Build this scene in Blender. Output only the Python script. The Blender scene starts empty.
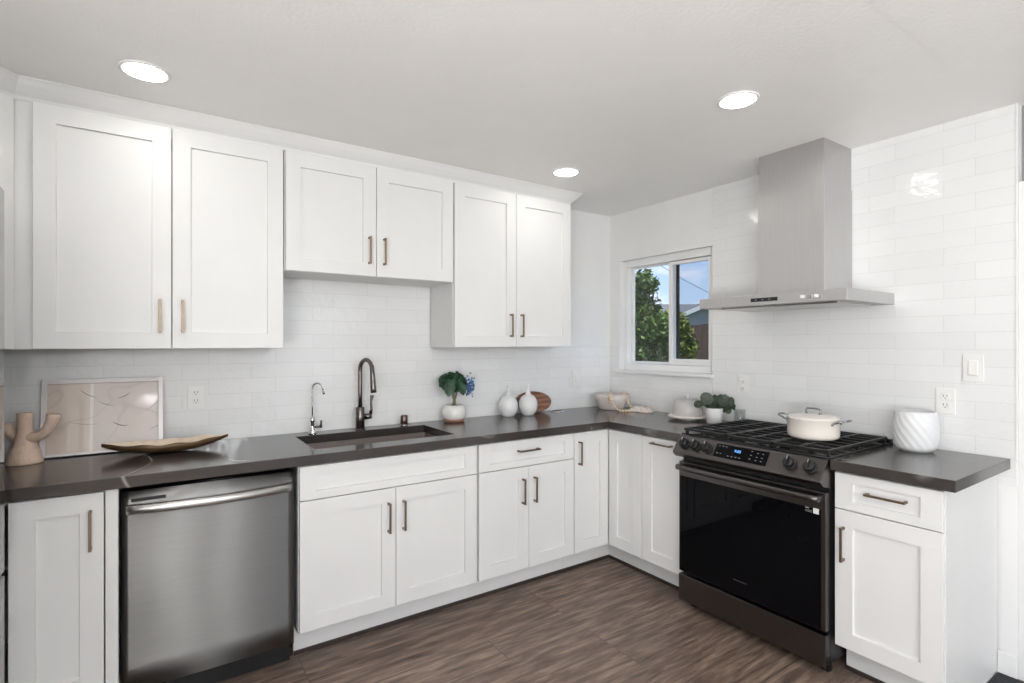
import bpy, bmesh, math, random
from mathutils import Vector, Matrix, noise
random.seed(7)
PI = math.pi
S = bpy.context.scene
COL = S.collection

# ------------------------------------------------------------------ camera
cam_d = bpy.data.cameras.new('camera')
cam = bpy.data.objects.new('camera', cam_d); COL.objects.link(cam); S.camera = cam
cam_d.sensor_width = 36.0; cam_d.sensor_fit = 'HORIZONTAL'
cam_d.lens = 530.85/1024*36
cam_d.shift_x = (512-514.61)/1024
cam_d.shift_y = (343.58-341.5)/1024
cam_d.clip_start = .02; cam_d.clip_end = 300
cam.location = (-2.9712, -3.0348, 1.3971)
cam.rotation_euler = (PI/2, 0, -.59693)

# ------------------------------------------------------------------ exposure, sky, sun
S.view_settings.view_transform = 'Standard'
S.view_settings.look = 'None'
S.view_settings.gamma = 1
S.view_settings.use_curve_mapping = False
S.view_settings.exposure = 0.03
LAMP = 36.0          # radiance of the recessed lamps
FILL = 1.0            # scale of the added fill lamps behind the camera

W = bpy.data.worlds.new('sky'); S.world = W; W.use_nodes = True
nt = W.node_tree; nt.nodes.clear()
def N(t, typ, **kw):
    n = t.nodes.new(typ)
    for k, v in kw.items():
        setattr(n, k, v)
    return n
out = N(nt, 'ShaderNodeOutputWorld'); bg = N(nt, 'ShaderNodeBackground'); nt.links.new(bg.outputs[0], out.inputs[0])
tc = N(nt, 'ShaderNodeTexCoord'); sx = N(nt, 'ShaderNodeSeparateXYZ'); nt.links.new(tc.outputs['Generated'], sx.inputs[0])
r1 = N(nt, 'ShaderNodeValToRGB'); nt.links.new(sx.outputs['Z'], r1.inputs[0])
r1.color_ramp.elements[0].position = 0.0; r1.color_ramp.elements[0].color = (.62, .78, .95, 1)
r1.color_ramp.elements[1].position = .35; r1.color_ramp.elements[1].color = (.16, .38, .82, 1)
mp = N(nt, 'ShaderNodeMapping'); mp.inputs['Scale'].default_value = (3.2, 3.2, 8.5); mp.inputs['Location'].default_value = (.35, .1, .3)
nt.links.new(tc.outputs['Generated'], mp.inputs[0])
nz = N(nt, 'ShaderNodeTexNoise'); nz.inputs['Scale'].default_value = 1.6; nz.inputs['Detail'].default_value = 7; nz.inputs['Roughness'].default_value = .55
nt.links.new(mp.outputs[0], nz.inputs[0])
r2 = N(nt, 'ShaderNodeValToRGB'); nt.links.new(nz.outputs[0], r2.inputs[0])
r2.color_ramp.elements[0].position = .50; r2.color_ramp.elements[0].color = (0, 0, 0, 1)
r2.color_ramp.elements[1].position = .66; r2.color_ramp.elements[1].color = (1, 1, 1, 1)
mx = N(nt, 'ShaderNodeMixRGB'); nt.links.new(r2.outputs[0], mx.inputs[0]); nt.links.new(r1.outputs[0], mx.inputs[1]); mx.inputs[2].default_value = (.93, .95, 1, 1)
nt.links.new(mx.outputs[0], bg.inputs[0]); bg.inputs[1].default_value = 1.3

sun_d = bpy.data.lights.new('sun', 'SUN'); sun_d.energy = 5.0; sun_d.angle = .01; sun_d.color = (1, .95, .86)
sun = bpy.data.objects.new('sun', sun_d); COL.objects.link(sun)
sun.rotation_euler = Vector((.30, .16, -.92)).to_track_quat('-Z', 'Y').to_euler()

def area(name, loc, rot, sx_, sy_, energy, col=(1, 1, 1)):
    d = bpy.data.lights.new(name, 'AREA'); d.shape = 'RECTANGLE'; d.size = sx_; d.size_y = sy_; d.energy = energy; d.color = col
    o = bpy.data.objects.new(name, d); COL.objects.link(o); o.location = loc; o.rotation_euler = rot
    return o
# added fill lamps in made-up rear wall openings (they face +y into the room)
REAR = -6.0
area('fill_slit', (-2.92, REAR+.02, 1.89), (PI/2, 0, 0), .12, .42, 24*FILL, (.96, .98, 1))
area('fill_slit', (-2.10, REAR+.02, 1.89), (PI/2, 0, 0), .12, .42, 24*FILL, (.96, .98, 1))
area('fill_slider', (-.95, REAR+.02, 1.15), (PI/2, 0, 0), 1.3, 1.9, 9*FILL, (.96, .98, 1))
area('fill_left', (-3.99, -4.15, 1.45), (0, -PI/2, 0), 1.5, 2.7, 6*FILL, (.97, .98, 1))  # added fill at the made-up left wall opening
# added fill lamp tilted up to brighten the ceiling, at the made-up left opening
area('fill_ceiling', (-3.95, -4.15, 1.0), (0, -PI/2-.95, 0), .7, 2.7, 112*FILL, (1, .985, .96))

# ------------------------------------------------------------------ materials
def mat(name, col, rough=.5, metal=0, spec=.5, var=.04, vscale=6, bump=0, bscale=60, coat=0, trans=0, ior=1.45, emit=None, estr=0, alpha=1, stretch=None):
    m = bpy.data.materials.new(name); m.use_nodes = True
    t = m.node_tree; b = t.nodes['Principled BSDF']
    tcn = N(t, 'ShaderNodeTexCoord'); mpn = N(t, 'ShaderNodeMapping'); t.links.new(tcn.outputs['Object'], mpn.inputs[0])
    if stretch: mpn.inputs['Scale'].default_value = stretch
    if var:
        n = N(t, 'ShaderNodeTexNoise'); n.inputs['Scale'].default_value = vscale; n.inputs['Detail'].default_value = 4
        t.links.new(mpn.outputs[0], n.inputs[0])
        r = N(t, 'ShaderNodeValToRGB'); t.links.new(n.outputs[0], r.inputs[0])
        r.color_ramp.elements[0].position = .3; r.color_ramp.elements[1].position = .7
        r.color_ramp.elements[0].color = tuple(max(0, c*(1-var)) for c in col)+(1,)
        r.color_ramp.elements[1].color = tuple(min(1, c*(1+var)) for c in col)+(1,)
        t.links.new(r.outputs[0], b.inputs['Base Color'])
    else:
        b.inputs['Base Color'].default_value = col+(1,)
    b.inputs['Roughness'].default_value = rough; b.inputs['Metallic'].default_value = metal
    b.inputs['Specular IOR Level'].default_value = spec; b.inputs['IOR'].default_value = ior
    b.inputs['Coat Weight'].default_value = coat; b.inputs['Transmission Weight'].default_value = trans; b.inputs['Alpha'].default_value = alpha
    if emit: b.inputs['Emission Color'].default_value = emit+(1,); b.inputs['Emission Strength'].default_value = estr
    if bump:
        n2 = N(t, 'ShaderNodeTexNoise'); n2.inputs['Scale'].default_value = bscale; n2.inputs['Detail'].default_value = 3
        t.links.new(mpn.outputs[0], n2.inputs[0])
        bp = N(t, 'ShaderNodeBump'); bp.inputs['Strength'].default_value = bump; bp.inputs['Distance'].default_value = .01
        t.links.new(n2.outputs[0], bp.inputs['Height']); t.links.new(bp.outputs[0], b.inputs['Normal'])
    return m

M_cab = mat('cabinet_white', (.76, .755, .745), .38, var=.01)
M_wall = mat('wall_paint', (.80, .795, .785), .6, var=.01, bump=.05, bscale=120)
M_greywall = mat('plain_grey', (.25, .25, .25), .7, var=.02)
M_ceil = mat('ceiling_paint', (.92, .91, .895), .40, var=.01, bump=.12, bscale=70, spec=.4)
M_trim = mat('trim_white', (.80, .795, .785), .45, var=.01)
M_vinyl = mat('vinyl_white', (.82, .82, .81), .3, var=.01)
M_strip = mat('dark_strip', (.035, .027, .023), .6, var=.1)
M_brass = mat('brushed_bronze', (.25, .185, .13), .42, 1, var=.08, vscale=40)
M_black = mat('black_plastic', (.012, .012, .013), .4, var=.1)
M_dark = mat('dark_gap', (.02, .02, .02), .7, var=.1)
M_iron = mat('cast_iron', (.012, .012, .012), .32, var=.2, vscale=30, bump=.15, bscale=300)
M_enamel = mat('black_enamel', (.015, .015, .016), .12, var=.1)
M_glassblack = mat('oven_glass', (.003, .003, .004), .04, var=.1, spec=.14)
M_blackst = mat('black_stainless', (.13, .12, .118), .30, 1, var=.05, vscale=8, stretch=(1, 1, 60), bump=.04, bscale=80)
M_ss = mat('stainless', (.52, .51, .50), .27, 1, var=.05, vscale=5, stretch=(60, 60, 1), bump=.05, bscale=20)
M_ssh = mat('stainless_hood', (.56, .55, .545), .30, 1, var=.04, vscale=5, stretch=(60, 60, 1), bump=.03, bscale=20)
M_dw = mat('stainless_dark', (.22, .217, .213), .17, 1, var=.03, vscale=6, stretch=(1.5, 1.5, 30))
M_fridge = mat('stainless_fridge', (.34, .34, .335), .09, 1, var=.03)
M_chrome = mat('chrome', (.75, .75, .76), .08, 1, var=.02)
M_steel = mat('handle_steel', (.38, .38, .39), .22, 1, var=.03)
M_gun = mat('gunmetal', (.17, .15, .14), .28, 1, var=.1, vscale=30)
M_sink = mat('composite_sink', (.21, .178, .165), .55, var=.12, vscale=120)
M_ceram = mat('white_ceramic', (.78, .775, .77), .35, var=.02)
M_ceramg = mat('glossy_ceramic', (.78, .76, .73), .12, var=.02)
M_terra = mat('terracotta_base', (.30, .16, .11), .6, var=.1, vscale=40)
M_clay = mat('sand_clay', (.72, .55, .43), .85, var=.08, vscale=60, bump=.2, bscale=150)
M_leaf = mat('leaf_green', (.020, .062, .026), .45, var=.6, vscale=30)
M_leaf2 = mat('leaf_grey_green', (.040, .058, .038), .5, var=.5, vscale=40)
M_stem = mat('stem', (.22, .20, .12), .6, var=.2, vscale=50)
M_blue = mat('blue_petals', (.08, .17, .33), .6, var=.5, vscale=60)
M_soil = mat('soil', (.03, .02, .015), .9, var=.3, vscale=100)
M_plate = mat('plastic_plate', (.80, .79, .77), .35, var=.01)
M_slot = mat('outlet_slot', (.05, .05, .05), .5, var=.1)
M_bead = mat('wood_bead', (.72, .56, .40), .6, var=.15, vscale=60)
M_linen = mat('pale_linen', (.74, .66, .60), .9, var=.06, vscale=60, bump=.3, bscale=200)
M_dome = mat('frosted_dome', (.80, .77, .75), .3, var=.05, vscale=20, trans=.3, alpha=.6)
M_marble = mat('pale_stone', (.72, .65, .60), .3, var=.06, vscale=30)
M_glass = bpy.data.materials.new('clear_glass'); M_glass.use_nodes = True
M_pane = bpy.data.materials.new('window_pane'); M_pane.use_nodes = True
def pane_nodes(m, tint, refl):
    t = m.node_tree; t.nodes.clear()
    o_ = N(t, 'ShaderNodeOutputMaterial'); mix = N(t, 'ShaderNodeMixShader'); tr = N(t, 'ShaderNodeBsdfTransparent'); gl = N(t, 'ShaderNodeBsdfGlossy')
    tr.inputs[0].default_value = tint+(1,); gl.inputs['Roughness'].default_value = .02
    mix.inputs[0].default_value = refl
    t.links.new(tr.outputs[0], mix.inputs[1]); t.links.new(gl.outputs[0], mix.inputs[2]); t.links.new(mix.outputs[0], o_.inputs[0])
pane_nodes(M_glass, (.95, .96, .96), .10)
pane_nodes(M_pane, (.97, .98, .98), .03)
M_screen = bpy.data.materials.new('insect_screen'); M_screen.use_nodes = True
pane_nodes(M_screen, (.84, .84, .86), .0)
M_gold = mat('bronzed_wood', (.105, .062, .030), .42, .3, var=.25, vscale=25)
M_bowlin = mat('pale_wood_inside', (.88, .74, .58), .6, var=.12, vscale=30)
M_frame = mat('lilac_silver_frame', (.50, .47, .47), .35, .3, var=.03)
M_bluled = mat('display_digits', (.1, .4, 1), .5, var=0, emit=(.2, .5, 1), estr=1.2)
M_print = mat('panel_print', (.28, .28, .28), .5, var=.02)
M_mat_f = mat('dark_floor_mat', (.03, .032, .037), .8, var=.2, vscale=100, bump=.4, bscale=300)
M_lamp = bpy.data.materials.new('lamp_diffuser'); M_lamp.use_nodes = True
bl = M_lamp.node_tree.nodes['Principled BSDF']; bl.inputs['Base Color'].default_value = (1, 1, 1, 1)
bl.inputs['Emission Color'].default_value = (1, .975, .94, 1); bl.inputs['Emission Strength'].default_value = LAMP
M_fence = mat('fence_wood', (.12, .075, .055), .85, var=.35, vscale=5, stretch=(6, 6, .5))
M_siding = mat('grey_siding', (.42, .42, .42), .8, var=.05, vscale=3)
M_roof = mat('roof_shingle', (.17, .165, .165), .9, var=.2, vscale=8)
M_grass = mat('yard_grass', (.08, .12, .04), .9, var=.4, vscale=3)
M_bark = mat('bark', (.10, .07, .05), .9, var=.3, vscale=12)
M_treeleaf = mat('tree_leaf', (.095, .15, .03), .55, var=.65, vscale=5)
M_bushleaf = mat('bush_leaf', (.20, .24, .03), .55, var=.6, vscale=5)
M_cable = mat('cable', (.05, .05, .05), .6, var=.1)

# tile material: running bond of long glossy tiles, plane picked by axis
def brushed(m, rough, an, rot=0):
    t = m.node_tree; b = t.nodes['Principled BSDF']
    b.inputs['Roughness'].default_value = rough; b.inputs['Anisotropic'].default_value = an; b.inputs['Anisotropic Rotation'].default_value = rot
    tg = N(t, 'ShaderNodeTangent', direction_type='RADIAL', axis='Z'); t.links.new(tg.outputs[0], b.inputs['Tangent'])
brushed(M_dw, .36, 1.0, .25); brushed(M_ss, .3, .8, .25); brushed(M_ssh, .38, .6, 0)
def tile_mat(name, axis):
    m = bpy.data.materials.new(name); m.use_nodes = True
    t = m.node_tree; b = t.nodes['Principled BSDF']
    tcn = N(t, 'ShaderNodeTexCoord'); sp = N(t, 'ShaderNodeSeparateXYZ'); t.links.new(tcn.outputs['Object'], sp.inputs[0])
    cb = N(t, 'ShaderNodeCombineXYZ'); t.links.new(sp.outputs[axis], cb.inputs[0])
    ad = N(t, 'ShaderNodeMath', operation='ADD'); ad.inputs[1].default_value = -.914+.0762*12
    t.links.new(sp.outputs['Z'], ad.inputs[0]); t.links.new(ad.outputs[0], cb.inputs[1])
    br = N(t, 'ShaderNodeTexBrick'); br.offset = .37; br.offset_frequency = 2; br.squash = 1
    br.inputs['Scale'].default_value = 1; br.inputs['Brick Width'].default_value = .305; br.inputs['Row Height'].default_value = .0762
    br.inputs['Mortar Size'].default_value = .0016; br.inputs['Mortar Smooth'].default_value = .6; br.inputs['Bias'].default_value = 0
    br.inputs['Color1'].default_value = (.80, .80, .795, 1); br.inputs['Color2'].default_value = (.77, .77, .765, 1); br.inputs['Mortar'].default_value = (.69, .685, .675, 1)
    t.links.new(cb.outputs[0], br.inputs[0]); t.links.new(br.outputs['Color'], b.inputs['Base Color'])
    # height: per-tile tilt and hand-made waviness
    nz1 = N(t, 'ShaderNodeTexNoise'); nz1.inputs['Scale'].default_value = 22; nz1.inputs['Detail'].default_value = 2; t.links.new(cb.outputs[0], nz1.inputs[0])
    nz1b = N(t, 'ShaderNodeTexNoise'); nz1b.inputs['Scale'].default_value = 3.4; t.links.new(br.outputs['Color'], nz1b.inputs[0])
    m1 = N(t, 'ShaderNodeMath', operation='MULTIPLY'); t.links.new(br.outputs['Fac'], m1.inputs[0]); m1.inputs[1].default_value = -.16
    m2 = N(t, 'ShaderNodeMath', operation='MULTIPLY'); t.links.new(nz1.outputs[0], m2.inputs[0]); m2.inputs[1].default_value = .75
    a2 = N(t, 'ShaderNodeMath', operation='ADD'); t.links.new(m1.outputs[0], a2.inputs[0]); t.links.new(m2.outputs[0], a2.inputs[1])
    bp = N(t, 'ShaderNodeBump'); bp.inputs['Strength'].default_value = .35; bp.inputs['Distance'].default_value = .006
    t.links.new(a2.outputs[0], bp.inputs['Height']); t.links.new(bp.outputs[0], b.inputs['Normal'])
    b.inputs['Roughness'].default_value = .09; b.inputs['Specular IOR Level'].default_value = .5
    return m
M_tileB = tile_mat('tile_back', 'X'); M_tileR = tile_mat('tile_right', 'Y')

def counter_mat():
    m = bpy.data.materials.new('dark_quartz'); m.use_nodes = True
    t = m.node_tree; b = t.nodes['Principled BSDF']
    tcn = N(t, 'ShaderNodeTexCoord')
    n1 = N(t, 'ShaderNodeTexNoise'); n1.inputs['Scale'].default_value = 5; n1.inputs['Detail'].default_value = 6; t.links.new(tcn.outputs['Object'], n1.inputs[0])
    r = N(t, 'ShaderNodeValToRGB'); t.links.new(n1.outputs[0], r.inputs[0])
    r.color_ramp.elements[0].position = .3; r.color_ramp.elements[0].color = (.040, .034, .032, 1)
    r.color_ramp.elements[1].position = .7; r.color_ramp.elements[1].color = (.056, .048, .045, 1)
    # thin pale veins: contour of a distorted noise
    mpn = N(t, 'ShaderNodeMapping'); mpn.inputs['Rotation'].default_value = (0, 0, .6); mpn.inputs['Scale'].default_value = (1.2, .35, 1); t.links.new(tcn.outputs['Object'], mpn.inputs[0])
    n2 = N(t, 'ShaderNodeTexNoise'); n2.inputs['Scale'].default_value = 1.9; n2.inputs['Detail'].default_value = 2; n2.inputs['Roughness'].default_value = .3; n2.inputs['Distortion'].default_value = 0
    t.links.new(mpn.outputs[0], n2.inputs[0])
    s = N(t, 'ShaderNodeMath', operation='SUBTRACT'); t.links.new(n2.outputs[0], s.inputs[0]); s.inputs[1].default_value = .5
    a = N(t, 'ShaderNodeMath', operation='ABSOLUTE'); t.links.new(s.outputs[0], a.inputs[0])
    rv = N(t, 'ShaderNodeValToRGB'); t.links.new(a.outputs[0], rv.inputs[0])
    rv.color_ramp.elements[0].position = 0; rv.color_ramp.elements[0].color = (.7, .7, .7, 1)
    rv.color_ramp.elements[1].position = .006; rv.color_ramp.elements[1].color = (0, 0, 0, 1)
    n3 = N(t, 'ShaderNodeTexNoise'); n3.inputs['Scale'].default_value = 4; t.links.new(tcn.outputs['Object'], n3.inputs[0])
    r3 = N(t, 'ShaderNodeValToRGB'); t.links.new(n3.outputs[0], r3.inputs[0]); r3.color_ramp.elements[0].position = .45; r3.color_ramp.elements[1].position = .6
    mm = N(t, 'ShaderNodeMath', operation='MULTIPLY'); t.links.new(rv.outputs[0], mm.inputs[0]); t.links.new(r3.outputs[0], mm.inputs[1])
    mx_ = N(t, 'ShaderNodeMixRGB'); t.links.new(mm.outputs[0], mx_.inputs[0]); t.links.new(r.outputs[0], mx_.inputs[1]); mx_.inputs[2].default_value = (.45, .42, .40, 1)
    t.links.new(mx_.outputs[0], b.inputs['Base Color']); b.inputs['Roughness'].default_value = .17; b.inputs['Specular IOR Level'].default_value = .75
    return m
M_counter = counter_mat()

def floor_mat():
    m = bpy.data.materials.new('plank_floor'); m.use_nodes = True
    t = m.node_tree; b = t.nodes['Principled BSDF']
    tcn = N(t, 'ShaderNodeTexCoord')
    br = N(t, 'ShaderNodeTexBrick'); br.offset = .37; br.offset_frequency = 3
    br.inputs['Scale'].default_value = 1; br.inputs['Brick Width'].default_value = 1.22; br.inputs['Row Height'].default_value = .18
    br.inputs['Mortar Size'].default_value = .0012; br.inputs['Mortar Smooth'].default_value = .3; br.inputs['Bias'].default_value = 0
    br.inputs['Color1'].default_value = (0, 0, 0, 1); br.inputs['Color2'].default_value = (1, 1, 1, 1); br.inputs['Mortar'].default_value = (.5, .5, .5, 1)
    t.links.new(tcn.outputs['Object'], br.inputs[0])
    # grain offset per plank
    mul = N(t, 'ShaderNodeVectorMath', operation='MULTIPLY_ADD'); t.links.new(br.outputs['Color'], mul.inputs[0]); mul.inputs[1].default_value = (3.1, 5.7, 0); t.links.new(tcn.outputs['Object'], mul.inputs[2])
    mp1 = N(t, 'ShaderNodeMapping'); mp1.inputs['Scale'].default_value = (1.3, 11, 1); t.links.new(mul.outputs[0], mp1.inputs[0])
    g = N(t, 'ShaderNodeTexNoise'); g.inputs['Scale'].default_value = 3.0; g.inputs['Detail'].default_value = 9; g.inputs['Roughness'].default_value = .65; g.inputs['Distortion'].default_value = .45
    t.links.new(mp1.outputs[0], g.inputs[0])
    rg = N(t, 'ShaderNodeValToRGB'); t.links.new(g.outputs[0], rg.inputs[0])
    e = rg.color_ramp.elements; e[0].position = .30; e[0].color = (.070, .047, .036, 1); e[1].position = .74; e[1].color = (.46, .34, .265, 1)
    e2 = e.new(.45); e2.color = (.165, .116, .090, 1); e3 = e.new(.58); e3.color = (.28, .205, .160, 1)
    mx_ = N(t, 'ShaderNodeMixRGB', blend_type='MULTIPLY'); mx_.inputs[0].default_value = .55
    rb = N(t, 'ShaderNodeValToRGB'); t.links.new(br.outputs['Color'], rb.inputs[0]); rb.color_ramp.elements[0].color = (.62, .60, .58, 1); rb.color_ramp.elements[1].color = (1.0, .98, .96, 1)
    t.links.new(rg.outputs[0], mx_.inputs[1]); t.links.new(rb.outputs[0], mx_.inputs[2])
    md = N(t, 'ShaderNodeMixRGB', blend_type='MIX'); t.links.new(br.outputs['Fac'], md.inputs[0]); t.links.new(mx_.outputs[0], md.inputs[1]); md.inputs[2].default_value = (.035, .025, .02, 1)
    t.links.new(md.outputs[0], b.inputs['Base Color'])
    b.inputs['Roughness'].default_value = .42
    bp = N(t, 'ShaderNodeBump'); bp.inputs['Strength'].default_value = .25; bp.inputs['Distance'].default_value = .004
    t.links.new(g.outputs[0], bp.inputs['Height']); t.links.new(bp.outputs[0], b.inputs['Normal'])
    return m
M_floor = floor_mat()

def art_mat():
    m = bpy.data.materials.new('abstract_print'); m.use_nodes = True
    t = m.node_tree; b = t.nodes['Principled BSDF']
    tcn = N(t, 'ShaderNodeTexCoord'); sp = N(t, 'ShaderNodeSeparateXYZ'); t.links.new(tcn.outputs['Object'], sp.inputs[0])
    r = N(t, 'ShaderNodeValToRGB'); r.color_ramp.interpolation = 'CONSTANT'
    mr = N(t, 'ShaderNodeMath', operation='MULTIPLY'); mr.inputs[1].default_value = 1/.45; t.links.new(sp.outputs['X'], mr.inputs[0]); t.links.new(mr.outputs[0], r.inputs[0])
    e = r.color_ramp.elements; e[0].position = 0; e[0].color = (.60, .51, .44, 1); e[1].position = .36; e[1].color = (.70, .63, .57, 1)
    a = e.new(.39); a.color = (.58, .50, .46, 1)
    n = N(t, 'ShaderNodeTexNoise'); n.inputs['Scale'].default_value = 3; n.inputs['Detail'].default_value = 2; t.links.new(tcn.outputs['Object'], n.inputs[0])
    s = N(t, 'ShaderNodeMath', operation='SUBTRACT'); t.links.new(n.outputs[0], s.inputs[0]); s.inputs[1].default_value = .5
    ab = N(t, 'ShaderNodeMath', operation='ABSOLUTE'); t.links.new(s.outputs[0], ab.inputs[0])
    rv = N(t, 'ShaderNodeValToRGB'); t.links.new(ab.outputs[0], rv.inputs[0]); rv.color_ramp.elements[0].color = (.25, .25, .25, 1); rv.color_ramp.elements[1].position = .012; rv.color_ramp.elements[1].color = (0, 0, 0, 1)
    mx_ = N(t, 'ShaderNodeMixRGB'); t.links.new(rv.outputs[0], mx_.inputs[0]); t.links.new(r.outputs[0], mx_.inputs[1]); mx_.inputs[2].default_value = (.3, .25, .24, 1)
    t.links.new(mx_.outputs[0], b.inputs['Base Color']); b.inputs['Roughness'].default_value = .08
    return m
M_art = art_mat()

def woodslice_mat():
    m = bpy.data.materials.new('tray_wood'); m.use_nodes = True
    t = m.node_tree; b = t.nodes['Principled BSDF']
    tcn = N(t, 'ShaderNodeTexCoord'); w = N(t, 'ShaderNodeTexWave', wave_type='RINGS'); w.inputs['Scale'].default_value = 9; w.inputs['Distortion'].default_value = 4; w.inputs['Detail'].default_value = 3
    t.links.new(tcn.outputs['Object'], w.inputs[0])
    r = N(t, 'ShaderNodeValToRGB'); t.links.new(w.outputs[0], r.inputs[0]); r.color_ramp.elements[0].color = (.17, .075, .045, 1); r.color_ramp.elements[1].color = (.30, .15, .09, 1)
    t.links.new(r.outputs[0], b.inputs['Base Color']); b.inputs['Roughness'].default_value = .45
    return m
M_tray = woodslice_mat()

# ------------------------------------------------------------------ mesh helpers
def bx(bm, x0, x1, y0, y1, z0, z1, bev=0, mi=0, seg=2):
    vs = [bm.verts.new((x, y, z)) for z in (z0, z1) for y in (y0, y1) for x in (x0, x1)]
    idx = [(0, 2, 3, 1), (4, 5, 7, 6), (0, 1, 5, 4), (2, 6, 7, 3), (0, 4, 6, 2), (1, 3, 7, 5)]
    fs = [bm.faces.new([vs[i] for i in f]) for f in idx]
    for f in fs: f.material_index = mi
    if bev:
        es = set(e for f in fs for e in f.edges)
        r = bmesh.ops.bevel(bm, geom=list(es), offset=bev, segments=seg, affect='EDGES', profile=.5)
        for f in r['faces']: f.material_index = mi
    return vs

def tube(bm, pts, rad, seg=10, caps=True, mi=0):
    pts = [Vector(p) for p in pts]
    rads = rad if isinstance(rad, (list, tuple)) else [rad]*len(pts)
    rings = []; up = None
    for i, p in enumerate(pts):
        d = (pts[min(i+1, len(pts)-1)]-pts[max(i-1, 0)]).normalized()
        if up is None:
            up = d.orthogonal().normalized()
        else:
            up = (up-d*up.dot(d))
            up = up.normalized() if up.length > 1e-6 else d.orthogonal().normalized()
        sd = d.cross(up)
        rings.append([bm.verts.new(p+(up*math.cos(2*PI*k/seg)+sd*math.sin(2*PI*k/seg))*rads[i]) for k in range(seg)])
    for a, b in zip(rings, rings[1:]):
        for k in range(seg):
            f = bm.faces.new((a[k], a[(k+1) % seg], b[(k+1) % seg], b[k])); f.smooth = True; f.material_index = mi
    if caps:
        f = bm.faces.new(list(reversed(rings[0]))); f.material_index = mi
        f = bm.faces.new(rings[-1]); f.material_index = mi
    return rings

def lathe(bm, prof, c=(0, 0, 0), seg=32, sx=1, sy=1, mi=0, fn=None, flat=False):
    """prof: list of (r, z); closes at r=0"""
    rings = []
    for j, (r, z) in enumerate(prof):
        if r <= 1e-6:
            rings.append([bm.verts.new((c[0], c[1], c[2]+z))])
        else:
            ring = []
            for k in range(seg):
                a = 2*PI*k/seg
                rr = r*(fn(a, z) if fn else 1)
                ring.append(bm.verts.new((c[0]+rr*math.cos(a)*sx, c[1]+rr*math.sin(a)*sy, c[2]+z)))
            rings.append(ring)
    for a, b in zip(rings, rings[1:]):
        for k in range(seg):
            k2 = (k+1) % seg
            if len(a) == 1 and len(b) == 1: continue
            if len(a) == 1: f = bm.faces.new((a[0], b[k2], b[k]))
            elif len(b) == 1: f = bm.faces.new((a[k], a[k2], b[0]))
            else: f = bm.faces.new((a[k], a[k2], b[k2], b[k]))
            f.smooth = not flat; f.material_index = mi
    return rings

def cyl(bm, c, r, h, axis='z', seg=24, mi=0, bev=0):
    n0 = len(bm.verts)
    if bev: prof = [(0, 0), (r-bev, 0), (r, bev), (r, h-bev), (r-bev, h), (0, h)]
    else: prof = [(0, 0), (r, 0), (r, h), (0, h)]
    vs = []
    for ring in lathe(bm, prof, (0, 0, 0), seg, mi=mi, flat=False): vs += ring
    R = {'z': Matrix.Identity(3), 'x': Matrix.Rotation(PI/2, 3, 'Y'), '-x': Matrix.Rotation(-PI/2, 3, 'Y'), 'y': Matrix.Rotation(-PI/2, 3, 'X'), '-y': Matrix.Rotation(PI/2, 3, 'X')}[axis]
    for v in vs: v.co = R @ v.co + Vector(c)
    return vs

def prism(bm, poly, z0, z1, mi=0):
    a = [bm.verts.new((x, y, z0)) for x, y in poly]; b = [bm.verts.new((x, y, z1)) for x, y in poly]
    n = len(poly)
    fs = [bm.faces.new(list(reversed(a))), bm.faces.new(b)]
    for i in range(n): fs.append(bm.faces.new((a[i], a[(i+1) % n], b[(i+1) % n], b[i])))
    for f in fs: f.material_index = mi
    return a+b

def slab(bm, xs, ys, keep, z0, z1, mi=0):
    V = {}
    def v(i, j, k):
        if (i, j, k) not in V: V[(i, j, k)] = bm.verts.new((xs[i], ys[j], (z0, z1)[k]))
        return V[(i, j, k)]
    K = lambda i, j: 0 <= i < len(xs)-1 and 0 <= j < len(ys)-1 and keep((xs[i]+xs[i+1])/2, (ys[j]+ys[j+1])/2)
    for i in range(len(xs)-1):
        for j in range(len(ys)-1):
            if not K(i, j): continue
            bm.faces.new((v(i, j, 1), v(i+1, j, 1), v(i+1, j+1, 1), v(i, j+1, 1))).material_index = mi
            bm.faces.new((v(i, j, 0), v(i, j+1, 0), v(i+1, j+1, 0), v(i+1, j, 0))).material_index = mi
            if not K(i, j-1): bm.faces.new((v(i, j, 0), v(i+1, j, 0), v(i+1, j, 1), v(i, j, 1))).material_index = mi
            if not K(i, j+1): bm.faces.new((v(i+1, j+1, 0), v(i, j+1, 0), v(i, j+1, 1), v(i+1, j+1, 1))).material_index = mi
            if not K(i-1, j): bm.faces.new((v(i, j+1, 0), v(i, j, 0), v(i, j, 1), v(i, j+1, 1))).material_index = mi
            if not K(i+1, j): bm.faces.new((v(i+1, j, 0), v(i+1, j+1, 0), v(i+1, j+1, 1), v(i+1, j, 1))).material_index = mi

def obj(name, bm, m, parent=None, bevel=0, rec=True):
    if rec: bmesh.ops.recalc_face_normals(bm, faces=bm.faces)
    me = bpy.data.meshes.new(name); bm.to_mesh(me); bm.free()
    for mm in (m if isinstance(m, (list, tuple)) else [m]): me.materials.append(mm)
    o = bpy.data.objects.new(name, me); COL.objects.link(o)
    if parent: o.parent = parent
    if bevel:
        md = o.modifiers.new('bevel', 'BEVEL'); md.width = bevel; md.segments = 2; md.limit_method = 'ANGLE'; md.angle_limit = .7
    return o
def tag(o, label, cat, group=None):
    o['label'] = label; o['category'] = cat
    if group: o['group'] = group
    return o
def thing(name, label, cat, loc=(0, 0, 0), rotz=0, group=None):
    o = bpy.data.objects.new(name, None); COL.objects.link(o); o.empty_display_size = .05
    o.location = loc; o.rotation_euler = (0, 0, rotz)
    return tag(o, label, cat, group)
def struct(name, bm, m, bevel=0):
    o = obj(name, bm, m, None, bevel); o['kind'] = 'structure'; return o
B = bmesh.new

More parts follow.
